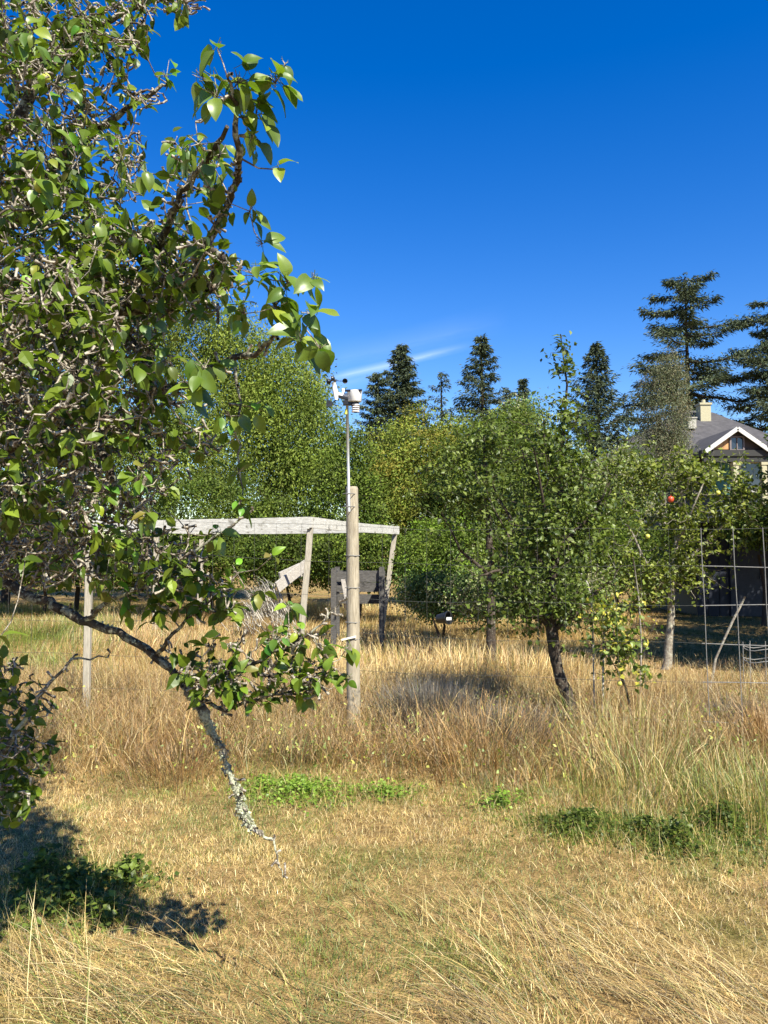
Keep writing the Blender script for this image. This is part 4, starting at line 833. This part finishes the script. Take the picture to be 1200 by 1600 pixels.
for px in (1148, 1192):
    c_ = P(px, 700, gd); mb = MB(); mb.box((c_.x, gd, (zb - .5) / 2), (.11, 0, 0), (0, .11, 0), (0, 0, (zb - .5) / 2)); mb.box((c_.x, gd, zb - .56), (.14, 0, 0), (0, .14, 0), (0, 0, .06)); mb.link('porch_column', HM['cream'], hs)
c_ = P(1124, 735, D + .55); mb = MB(); mb.box((c_.x, D + .55, c_.z - .1), (.45, 0, 0), (0, .05, 0), (0, 0, 1.0)); mb.link('door', HM['teal'], hs)
for px in (1175,):
    c_ = P(px, 745, D + .55); mb = MB()
    for sx in (-1, 1): mb.box((c_.x + sx * .6, D + .5, c_.z), (.06, 0, 0), (0, .06, 0), (0, 0, .62))
    for sz in (-1, 1): mb.box((c_.x, D + .5, c_.z + sz * .68), (.66, 0, 0), (0, .06, 0), (0, 0, .06))
    wf = mb.link('window', HM['trim'], hs); mb = MB(); mb.box((c_.x, D + .545, c_.z), (.54, 0, 0), (0, .01, 0), (0, 0, .62)); link_sub('pane', mb.mesh('pane'), HM['glass'], wf)

# navy open shed in the shaded corner
sx_, sy_ = P(1180, 900, 19).x, 19
sh_ = empty('garden_shed', (sx_ + 1, sy_ + 1, 0), 'dark navy shed standing in the deep shade behind the fence', 'shed')
NV = plain('navy_paint', (.014, .018, .032), .6)
XL = P(1088, 900, 19).x
for k_ in range(14):
    mb = MB(); mb.box((XL + .13 + k_ * .27, sy_ + R.uniform(-.006, .006), 1.15), (.128, 0, 0), (0, .02, 0), (0, 0, 1.15)); mb.link('wall_board', NV, sh_)
mb = MB(); mb.box((XL + 1.9, sy_ + 1.5, 1.15), (1.85, 0, 0), (0, 1.4, 0), (0, 0, 1.12)); mb.link('wall', NV, sh_)
mb = MB(); mb.box((XL + 1.9, sy_ + 1.1, 2.38), (2.15, 0, 0), (0, 2.0, .1), (0, -.01, .05)); mb.link('roof', HM['dark'], sh_)
mb = MB(); mb.box((XL + 1.2, sy_ - .05, 1.0), (.42, 0, 0), (0, .025, 0), (0, 0, .95)); dr = mb.link('door', plain('shed_door', (.03, .035, .05), .6), sh_)
mb = MB(); mb.box((XL + 1.5, sy_ - .1, 1.0), (.02, 0, 0), (0, .03, 0), (0, 0, .07)); link_sub('handle', mb.mesh('handle'), MAT['metal'], dr)

# ------------------------------------------------------------------ white timber frame
top = 2.08
K1 = Vector((-1.06, 11.5, top)); K2 = Vector((-5.40, 13.0, top)); K3 = Vector((.28, 16.0, top)); K4 = Vector((-4.06, 17.5, top))
fr = empty('timber_frame', (-2.5, 14.5, 0), 'weathered white painted open timber frame on leaning posts in the straw', 'pergola')
def beam(a_, b_, h=.17, w=.045, dz=0.0, ext=.02):
    a_, b_ = a_.copy(), b_.copy(); t_ = (b_ - a_).normalized(); a_ -= t_ * ext; b_ += t_ * ext
    n_ = 9; mb = MB(); side = t_.cross(Vector((0, 0, 1))).normalized() * w / 2; vs = []
    for i in range(n_):
        p = a_.lerp(b_, i / (n_ - 1)) + Vector((0, 0, dz - .012 * math.sin(math.pi * i / (n_ - 1)) + R.uniform(-.004, .004)))
        vs += [p + side, p - side, p - side - Vector((0, 0, h + R.uniform(-.004, .004))), p + side - Vector((0, 0, h))]
    fs = [(i * 4 + k_, i * 4 + (k_ + 1) % 4, (i + 1) * 4 + (k_ + 1) % 4, (i + 1) * 4 + k_) for i in range(n_ - 1) for k_ in range(4)] + [(0, 3, 2, 1), tuple((n_ - 1) * 4 + k_ for k_ in range(4))]
    mb.add(vs, fs); return mb.link('beam', MAT['white'], fr)
beam(K1 + (K1 - K2).normalized() * -.03, K2); beam(K1, K3, .155); beam(K3, K4, .12); beam(K2, K4, .12)
for f_ in (.25, .5, .75):
    mb = MB(); a_ = K1.lerp(K3, f_) - Vector((.06, 0, .085)); b_ = K2.lerp(K4, f_) - Vector((-.06, 0, .085)); mb.bar(a_, b_, .04, .05); mb.link('rafter', MAT['white'], fr)
def post(top_, bot, w=.09, name='post', mat='stake'):
    mb = MB(); a_, b_ = Vector(bot), Vector(top_); n_ = 6; vs = []
    for i in range(n_):
        p = a_.lerp(b_, i / (n_ - 1)) + Vector((R.uniform(-.004, .004), 0, 0)); q = w / 2 * (1.03 - .06 * i / n_)
        vs += [p + Vector((-q, -q, 0)), p + Vector((q, -q, 0)), p + Vector((q, q, 0)), p + Vector((-q, q, 0))]
    fs = [(i * 4 + k_, i * 4 + (k_ + 1) % 4, (i + 1) * 4 + (k_ + 1) % 4, (i + 1) * 4 + k_) for i in range(n_ - 1) for k_ in range(4)] + [(3, 2, 1, 0), tuple((n_ - 1) * 4 + k_ for k_ in range(4))]
    mb.add(vs, fs); o = mb.link(name, MAT[mat], fr, bevel=.004); return o
z_ = top - .165
def atz(p, x_off, z=-.02): return (p.x + x_off, p.y, z)
post((K1.x + .0, K1.y + .07, z_ + .05), (K1.x - .16, K1.y + .07, -.02), .085)
post((K3.x - .07, K3.y - .1, z_), (K3.x - .33, K3.y - .1, -.02), .095)
m_ = K3.lerp(K4, .42) + Vector((0, -.08, 0)); post((m_.x, m_.y, z_ + .02), (m_.x - .12, m_.y, -.02), .09)
m_ = K2.lerp(K4, .62) + Vector((.08, 0, 0)); post((m_.x, m_.y, z_), (m_.x, m_.y, -.02), .09)
post((K4.x + .1, K4.y - .1, z_), (K4.x + .05, K4.y - .1, -.02), .09)

# dark old compost bin
cb_ = empty('compost_bin', (-.35, 13.9, 0), 'old blackened plank compost bin behind the tall wooden post', 'compost bin')
d = 13.6
xa, xb = P(520, 900, d).x, P(602, 900, d).x; zt = P(560, 893, d).z
for k_ in range(3):
    zc = zt - .09 - k_ * .215
    mb = MB(); mb.bar((xa, d, zc + R.uniform(-.02, .02)), (xb if k_ != 1 else (xa + xb) / 2, d, zc + R.uniform(-.05, .02)), .03, .13 + .04 * (k_ == 0)); mb.link('plank', MAT['oldwood'], cb_) if k_ < 2 else None
    mb = MB(); mb.bar((xa + .02, d + .03, zc), (xa + .02, d + 1.0, zc + R.uniform(-.03, .03)), .03, .17); mb.link('plank', MAT['oldwood'], cb_)
    mb = MB(); mb.bar((xb - .02, d + .03, zc), (xb - .02, d + 1.0, zc + R.uniform(-.03, .03)), .03, .17); mb.link('plank', MAT['oldwood'], cb_)
    mb = MB(); mb.bar((xa, d + 1.04, zc), (xb, d + 1.04, zc + R.uniform(-.03, .03)), .03, .17); mb.link('plank', MAT['oldwood'], cb_)
for x_ in (xa + .02, xb - .06):
    for y_ in (d - .06, d + .96):
        mb = MB(); mb.box((x_, y_, zt / 2 + .02), (.045, 0, 0), (0, .04, 0), (0, 0, zt / 2 + .04)); mb.link('post', MAT['oldwood'] if x_ < 0 else MAT['greywood'], cb_)
# loose weathered boards
def board(name, a_, b_, w, th_, label, cat, mat='greywood', group=None):
    a_, b_ = Vector(a_), Vector(b_); mb = MB(); n_ = 5; vs = []; t_ = (b_ - a_).normalized(); s_ = Vector((t_.y, -t_.x, 0)); s_ = s_.normalized() if s_.length > .01 else Vector((0, 1, 0)); s_ = t_.cross(s_).normalized() if abs(t_.z) < .95 else Vector((1, 0, 0)); n2 = t_.cross(s_).normalized()
    for i in range(n_):
        p = a_.lerp(b_, i / (n_ - 1)) + n2 * R.uniform(-.003, .003)
        vs += [p + s_ * w / 2 + n2 * th_ / 2, p - s_ * w / 2 + n2 * th_ / 2, p - s_ * w / 2 - n2 * th_ / 2, p + s_ * w / 2 - n2 * th_ / 2]
    fs = [(i * 4 + k_, i * 4 + (k_ + 1) % 4, (i + 1) * 4 + (k_ + 1) % 4, (i + 1) * 4 + k_) for i in range(n_ - 1) for k_ in range(4)] + [(3, 2, 1, 0), tuple((n_ - 1) * 4 + k_ for k_ in range(4))]
    mb.add(vs, fs); o = mb.link(name, MAT[mat]); tag(o, label, cat, group); return o
board('leaning_board', P(536, 905, 13.4), P(542, 938, 13.4), .07, .03, 'short pale board leaning on the dark compost bin', 'board')
board('leaning_board', P(433, 918, 14.6), P(478, 882, 15.2), .20, .03, 'grey weathered board propped slanting under the white frame', 'board', group='loose boards in the straw')
board('leaning_board', P(438, 905, 14.9), P(470, 890, 15.4), .26, .04, 'wide bleached board lying behind the slanting grey board', 'board', group='loose boards in the straw')
# bleached heap of cut stalks
hp = Mass(); g0 = P(418, 908, 15.0); n = 800
x = g0.x + rng.normal(0, .22, n); y = 15.0 + rng.normal(0, .25, n); zz = np.maximum(.1, g0.z - .12 - ((x - g0.x) ** 2 + (y - 15) ** 2) * 2.2) * rng.uniform(.4, 1, n)
hp.add(blades(np.stack([x, y, zz], 1), rng.uniform(.15, .5, n), rng.uniform(.008, .016, n), rng.uniform(1.0, 1.9, n), rng.normal(2.7, .6, n), np.array([(.46, .42, .36)]) * rng.uniform(.6, 1.25, (n, 1)), seg=2))
tag(hp.link('stalk_heap', MAT['grass']), 'bleached grey heap of cut stalks beside the slanting board', 'heap', kind='stuff')

# ------------------------------------------------------------------ fence, posts, weather station
PX0 = -.276
def fpt(x_, z): return Vector((x_, fence_y(x_), z))
pb = MB(); prof = []
e = empty('wooden_post', (PX0, 6.9, 0), 'tall round weathered wooden fence post carrying the metal mast', 'post')
pts = [P(553, 1178, 6.9), P(552, 1060, 6.9), P(551.5, 950, 6.9), P(551, 850, 6.9), P(550, 764, 6.9)]; pts[0].z = -.1
pp = []; rr = []
for i in range(4):
    for k_ in range(5): pp.append(pts[i].lerp(pts[i + 1], k_ / 5) + Vector((R.uniform(-.0015, .0015), 0, 0))); rr.append(.060 - .007 * (i + k_ / 5) / 4)
pp += [pts[-1], pts[-1] + Vector((0, 0, .02))]; rr += [.053, .046]
pb.tube(pp, rr, 20, jit=.012); pb.link('shaft', MAT['post'], e, smooth=False)
for py in (868, 918, 972, 998, 1030):
    c_ = P(551, py, 6.9); mb = MB(); mb.tube([c_ + Vector((-.062, -.01, 0)), c_ + Vector((-.03, -.056, .002)), c_ + Vector((.03, -.056, -.002)), c_ + Vector((.062, -.01, .0))], [.004] * 4, 5); mb.link('staple', MAT['wire'], e)
mb = MB(); c_ = P(549, 994, 6.9); mb.box(c_ + Vector((-.02, -.068, -.01)), (.062, 0, .014), (0, .006, 0), (0, 0, .008)); mb.link('tie', plain('pale_tie', (.6, .58, .52), .6), e)
e2 = empty('stake', (P(138, 1140, 7.28).x, 7.28, 0), 'slim square weathered stake of the fence, behind the lichened branch', 'post')
mb = MB(); a_ = P(134, 1150, 7.28); a_.z = -.05; b_ = P(140, 838, 7.28); mb.bar(a_, b_, .058, .058, (0, 1, 0)); mb.link('shaft', MAT['stake'], e2, bevel=.006)
fe = empty('wire_fence', (0, fence_y(0), 0), 'tall woven wire fence with large openings crossing the dry grass', 'fence')
LV = [.25 + .305 * k_ for k_ in range(6)]
def zoff(x_): return .10 * max(0, min(1, (.5 - x_) / 2.5)) 
for z0 in LV:
    mb = MB(); pts_ = []
    x_ = -6.5
    while x_ <= 6.6:
        pts_.append(fpt(x_, z0 + zoff(x_) + .008 * math.sin(x_ * 3.1 + z0 * 9) + R.uniform(-.002, .002))); x_ += .215
    for part_, rad_ in ((pts_[:43], .0014), (pts_[42:], .0034 if z0 < 1.6 else .0016)):
        mb = MB(); mb.tube(part_, [rad_] * len(part_), 5); mb.link('line_wire', MAT['wire' if rad_ > .002 else 'thinwire'], fe)
x_ = -6.5; k_ = 0
while x_ < 6.6:
    ln = .035 * math.sin(k_ * .9) ; mb = MB()
    mb.tube([fpt(x_ + ln + (.05 if x_ > 1.5 else 0) * (1 - z / 1.8) + R.uniform(-.003, .003), z + zoff(x_)) - Vector((0, .005, 0)) for z in [.2, .55, .86, 1.17, 1.47, 1.78]], [.0032 if x_ > 2.4 else .0012] * 6, 5); mb.link('stay_wire', MAT['wire' if x_ > 2.4 else 'thinwire'], fe); x_ += .215; k_ += 1
for x_, lb in ((-5.2, 'square fence stake outside the pear tree'), (3.35, 'round fence post at the end of the shaded corner')):
    e3 = empty('stake', (x_, fence_y(x_) + .06, 0), lb, 'post'); mb = MB(); mb.tube([fpt(x_, -.05) + Vector((0, .06, 0)), fpt(x_, 1.0) + Vector((0, .06, 0)), fpt(x_, 2.0) + Vector((0, .06, 0))], [.05, .048, .045], 12); mb.link('shaft', MAT['post'], e3, smooth=True)

wd = 6.88
ws = empty('weather_station', P(546, 764, wd), 'white weather station with black wind cups on a thin metal mast', 'weather station')
mast_top = P(543, 634, wd); mast_bot = P(546, 800, wd) + Vector((0, -.07, 0)); mast_top = mast_top + Vector((0, -.07, 0))
mb = MB(); mb.tube([mast_bot, mast_top], [.0125, .0125], 12); mb.link('mast', MAT['metal'], ws, smooth=True)
for py in (772, 792):
    mb = MB(); c_ = P(546, py, wd) + Vector((0, -.07, 0)); mb.tube([c_ + Vector((-.055, .06, 0)), c_ + Vector((-.02, -.014, 0)), c_ + Vector((.02, -.014, 0)), c_ + Vector((.055, .06, 0))], [.004] * 4, 6); mb.link('clamp', MAT['wire'], ws)
mb = MB(); c_ = P(542, 645, wd) + Vector((0, -.07, 0)); mb.tube([c_ + Vector((0, 0, .02)), c_ - Vector((0, 0, .025))], [.0135, .0135], 12); mb.link('tape', MAT['yellow'], ws, smooth=True)
def U(px, py, dy=0): return P(px, py, wd) + Vector((0, dy - .07, 0))
k = wd / F
# mounting bracket and arm
mb = MB(); mb.bar(U(530, 622), U(552, 629), .05, .020, (0, 0, 1)); mb.box(U(543, 632), (.035, 0, 0), (0, .025, 0), (0, 0, .020)); mb.box(U(552, 632, .01), (.015, 0, 0), (0, .02, 0), (0, 0, .028)); mb.link('bracket', MAT['black'], ws, bevel=.003)
# white body: slanted column on the left with arm across
mb = MB(); mb.tube([U(527, 627), U(525.5, 618), U(523.5, 609), U(522.5, 600)], [.014, .023, .020, .017], 14); mb.link('wind_column', MAT['plastic'], ws, smooth=True)
mb = MB(); mb.tube([U(527, 619), U(535, 620), U(545, 621)], [.020, .018, .022], 12); mb.box(U(537, 613.5), (.011, 0, 0), (0, .012, 0), (0, 0, .022)); mb.link('arm', MAT['plastic'], ws, smooth=False, bevel=.003)
# rain collector drum with dark solar lid
rc = U(554.5, 622); mb = MB(); mb.lathe(rc, [(.001, -.047), (.056, -.047), (.060, -.044), (.064, .042), (.066, .046), (.060, .048), (.058, .02), (.001, .01)], 28); drum = mb.link('rain_collector', MAT['plastic'], ws, smooth=True)
drum.data.polygons.foreach_set('use_smooth', [True] * len(drum.data.polygons))
mb = MB(); pc = U(553, 612.5); mb.box(pc, (.072, 0, .002), (0, .055, .012), (0, -.002, .009)); mb.link('solar_panel', MAT['solar'], ws, bevel=.002)
# radiation shield: stacked pale plates below the drum
for i in range(4):
    mb = MB(); c_ = U(556, 634.5 + i * 3.4); mb.lathe(c_, [(.012, .004), (.030, .0035), (.037, -.006), (.035, -.008), (.012, -.002)], 20); mb.link('shield_plate', plain('shield_plastic', (.70, .66, .64), .5), ws, smooth=True)
mb = MB(); mb.tube([U(556, 631), U(556, 647)], [.014, .014], 10); mb.link('shield_core', MAT['black'], ws)
mb = MB(); mb.box(U(554, 632), (.04, 0, 0), (0, .02, 0), (0, 0, .005)); mb.link('shield_bracket', MAT['black'], ws)
# anemometer: hub, three arms, three cups
hb = U(524, 597.5); mb = MB(); mb.lathe(hb, [(.001, -.012), (.012, -.012), (.013, .004), (.008, .012), (.001, .013)], 14); mb.link('rotor_hub', MAT['black'], ws, smooth=True)
mb = MB(); mb.tube([U(524, 600), U(523.5, 603)], [.006, .006], 8); mb.link('rotor_shaft', MAT['metal'], ws)
for an in (15, 158, 262):
    a_ = math.radians(an); dr_ = Vector((math.cos(a_), math.sin(a_), 0)); tn = Vector((-dr_.y, dr_.x, 0)); L_ = .075 if an != 158 else .05
    mb = MB(); mb.tube([hb, hb + dr_ * L_], [.0035, .003], 6); cc = hb + dr_ * (L_ + .012)
    mb.lathe(cc - tn * .012, [(.001, .030), (.010, .028), (.018, .020), (.0225, .006), (.0235, 0), (.021, 0), (.020, .006), (.016, .017), (.001, .026)], 14, tn)
    mb.link('wind_cup', MAT['black'], ws, smooth=True)
# wind vane below the column
mb = MB(); mb.tube([U(526, 627), U(519, 633)], [.006, .005], 8)
va = U(519, 634); mb.add([va + Vector((.004, -.002, .022)), va + Vector((-.040, -.03, .034)), va + Vector((-.044, -.03, -.026)), va + Vector((.008, -.002, -.018)), va + Vector((.004, .002, .022)), va + Vector((-.040, -.026, .034)), va + Vector((-.044, -.026, -.026)), va + Vector((.008, .002, -.018))],
       [(0, 1, 2, 3), (7, 6, 5, 4), (0, 4, 5, 1), (1, 5, 6, 2), (2, 6, 7, 3), (3, 7, 4, 0)])
mb.tube([va, va + Vector((.055, .03, -.006))], [.005, .002], 6); mb.link('wind_vane', MAT['black'], ws)

# ------------------------------------------------------------------ stakes, sticks, pot
def cane(label, pts, r0, r1, mat='stake', name='cane', cat='stake', n_=7, jit=.06):
    p_ = [P(*q) for q in pts]; mb = MB(); m_ = len(p_); mb.tube(p_, [r0 + (r1 - r0) * i / (m_ - 1) for i in range(m_)], n_, jit=jit); o = mb.link(name, MAT[mat], smooth=True); tag(o, label, cat); return o
cane('pale curved hose hooked over the low apple leaves', [(892, 896, 7.3), (901, 893, 7.3), (911, 898, 7.3), (918, 912, 7.3), (923, 930, 7.3), (926, 990, 7.3), (930, 1150, 7.3)], .008, .007, 'greywood', 'curved_hose', 'hose', 8, 0)
cane('short pale square stake among the yellow apples', [(946, 936, 7.5), (943, 1000, 7.5), (941, 1150, 7.5)], .012, .012, 'greywood', 'short_stake', 'stake', 4)
cane('thin brown cane standing left of the pale apple trunk', [(989, 870, 8.4), (998, 935, 8.4), (1002, 1000, 8.4), (1001, 1095, 8.4)], .008, .009, 'palebark')
cane('forked grey stick leaning in the dark shade behind the wire', [(1164, 932, 8.3), (1158, 945, 8.3), (1145, 970, 8.3), (1131, 1000, 8.3), (1118, 1030, 8.3), (1108, 1090, 8.3)], .012, .014, 'palebark', 'leaning_stick', 'stick')
o = cane('weathered diagonal branch stub in the low crown of the dark apple tree', [(878, 985, 7.2), (888, 972, 7.2), (902, 958, 7.2)], .016, .010, 'palebark', 'cut_stick', 'stick')
cg = empty('wire_cage', (P(1188, 1035, 8.2).x, 8.2, 0), 'round wire plant cage half sunk in the straw by the picture edge', 'plant cage')
c0 = P(1190, 1035, 8.2)
for zz_ in (c0.z + .02, c0.z + .14):
    mb = MB(); mb.tube([(c0.x + .17 * math.cos(a), 8.2 + .17 * math.sin(a), zz_ + .015 * math.sin(3 * a)) for a in np.linspace(0, 2 * math.pi, 17)], [.005] * 17, 5); mb.link('ring', MAT['wire'], cg, smooth=True)
for i in range(7):
    a = i * .9; mb = MB(); mb.tube([(c0.x + .17 * math.cos(a), 8.2 + .17 * math.sin(a), 0), (c0.x + .17 * math.cos(a), 8.2 + .17 * math.sin(a), c0.z + .2)], [.004] * 2, 5); mb.link('leg', MAT['wire'], cg)
pc = P(693, 966, 11.2); ax = Vector((.75, -.6, .12)).normalized()
mb = MB(); mb.lathe(pc, [(.001, -.09), (.062, -.09), (.085, .07), (.095, .07), (.095, .09), (.082, .09), (.078, .06), (.058, -.08), (.001, -.08)], 20, ax)
po = mb.link('plant_pot', MAT['black'], smooth=False); tag(po, 'black plastic plant pot tipped on its side in the straw', 'pot')
mb = MB(); mb.box(pc + Vector((.07, -.075, .0)), (.035, .01, 0), (0, .003, 0), (0, 0, .02)); mb.link('pot_label', plain('label_white', (.7, .7, .68), .6), po).matrix_parent_inverse = Matrix.Identity(4)

# ------------------------------------------------------------------ weeds and tussocks
def tuft(name, label, cat, c0, n_, rad, h, cols, lean=(.1, 1.0), w=(.003, .006), kind=None, seg=3):
    x = c0[0] + rng.normal(0, rad, n_); y = c0[1] + rng.normal(0, rad, n_)
    m_ = Mass(); ang = np.arctan2(y - c0[1], x - c0[0]) + rng.normal(0, .5, n_)
    m_.add(blades(pos(x, y), rng.uniform(.5, 1.1, n_) * h, rng.uniform(w[0], w[1], n_), rng.uniform(lean[0], lean[1], n_), ang, pal(cols, n_), seg=seg))
    return tag(m_.link(name, MAT['grass']), label, cat, kind=kind)
YG = np.concatenate([STRAW, GREEN * 1.2, [(.34, .31, .10)]])
gsp = G(1060, 1290); tuft('grass_tussock', 'big yellow green grass tussock standing in front of the fence on the right', 'grass', (gsp.x, 5.4), 420, .36, .58, YG, (.25, 1.8), (.003, .006))
tuft('grass_tussock', 'tall pale tussock beside the thin sapling', 'grass', (1.95, 6.35), 260, .32, .66, YG, (.05, 1.3))
tuft('grass_tussock', 'green rushy tussock at the frame edge under the fence', 'grass', (2.3, 4.9), 800, .30, .42, np.concatenate([GREEN, YG]), (.1, 1.1))
g_ = G(670, 1130); tuft('dead_weed', 'dark grey dead lavender mound in the tall grass', 'weed', (.39, 7.0), 3000, .18, .50, GREY * .62, (.05, .9), (.004, .008))
tuft('dead_weed', 'second smaller dead grey weed next to the leaning apple trunk', 'weed', (1.0, 6.6), 1500, .20, .40, GREY * .6, (.1, 1.1))
tuft('dead_weed', 'round dead grey weed ball on the mown straw', 'weed', (3.02, 6.9), 1300, .10, .42, GREY * .6, (.1, 1.5))
tuft('dock_plant', 'rust orange dried dock plant by the picture edge', 'plant', (2.95, 6.2), 500, .10, .50, np.array([(.42, .26, .11), (.5, .34, .15), (.33, .20, .09)]), (.05, .8), (.005, .012))
tuft('dead_weed', 'brown arching bramble stems before the fence', 'weed', (.75, 6.1), 700, .32, .50, BROWN, (.4, 1.5), (.004, .008), seg=4, kind='stuff')
tuft('dead_weed', 'brown matted weed mound below the lichened branch', 'weed', (-1.45, 5.75), 600, .26, .28, BROWN * .8, (.3, 1.4), kind='stuff')
def broad(name, label, spots_, per, size, hh, cols):
    m_ = Mass()
    for (px, py, rx, ry, k_) in spots_:
        c_ = G(px, py); rxw = rx / F * c_.y; ryw = abs(G(px, py - ry).y - c_.y)
        k_ = int(k_ * .8); a = rng.uniform(0, 6.28, k_); r_ = np.minimum(np.abs(rng.normal(0, .62, k_)), 1.7); x = c_.x + np.cos(a) * r_ * rxw; y = c_.y + np.sin(a) * r_ * ryw
        z = ground_z(x, y) + rng.uniform(.1, 1, k_) * hh * np.clip(1.0 - r_ * .6, .15, 1) * (.3 + 1.2 * fbm(x, y, .12, 7))
        D_ = rdir(k_); D_[:, 2] *= .4; m_.add(stamp(np.stack([x, y, z], 1), D_, rdir(k_) * .6 + np.array([0, 0, 1]), rng.uniform(.6, 1.2, k_) * size, pal(cols, k_), 1.3))
        kb = k_; gx = c_.x + rng.normal(0, .8, kb) * rxw; gy = c_.y + rng.normal(0, .8, kb) * ryw; m_.add(blades(pos(gx, gy), rng.uniform(.04, .16, kb), rng.uniform(.002, .004, kb), rng.uniform(.2, 1.4, kb), rng.uniform(0, 6.28, kb), pal(np.concatenate([GREEN, GREEN, STRAW]), kb), seg=2)); st = k_ // 5; m_.add(blades(pos(x[:st], y[:st]), (z[:st] - ground_z(x[:st], y[:st])) * 1.1 + .02, np.full(st, .003), rng.uniform(0, .5, st), a[:st], pal(cols, st), seg=2))
    o = m_.link(name, MAT['leaf']); tag(o, label, 'weeds', kind='stuff'); return o
broad('weeds', 'low bright green weeds in the lawn below the fence', [(470, 1240, 80, 20, 1500), (410, 1235, 40, 12, 400), (600, 1240, 55, 16, 400), (780, 1262, 60, 16, 300)], 0, .030, .12, BRIGHT)
broad('weeds', 'dark green weeds at the foot of the big tussock', [(905, 1300, 75, 22, 1500), (1010, 1310, 60, 20, 800), (1130, 1300, 80, 34, 1500), (1060, 1330, 50, 20, 500)], 0, .028, .15, MID * .8)
broad('weeds', 'green nettles growing in the shade of the pear tree', [(110, 1405, 70, 40, 1000), (60, 1380, 50, 40, 500), (200, 1380, 50, 20, 300), (170, 1440, 40, 16, 200)], 0, .040, .15, MID)
broad('weeds', 'small green weeds on the mown straw beyond the fence', [(1120, 1090, 50, 8, 300), (1000, 1062, 40, 8, 250), (1020, 1095, 20, 5, 100), (60, 1000, 60, 12, 300)], 0, .05, .12, MID)
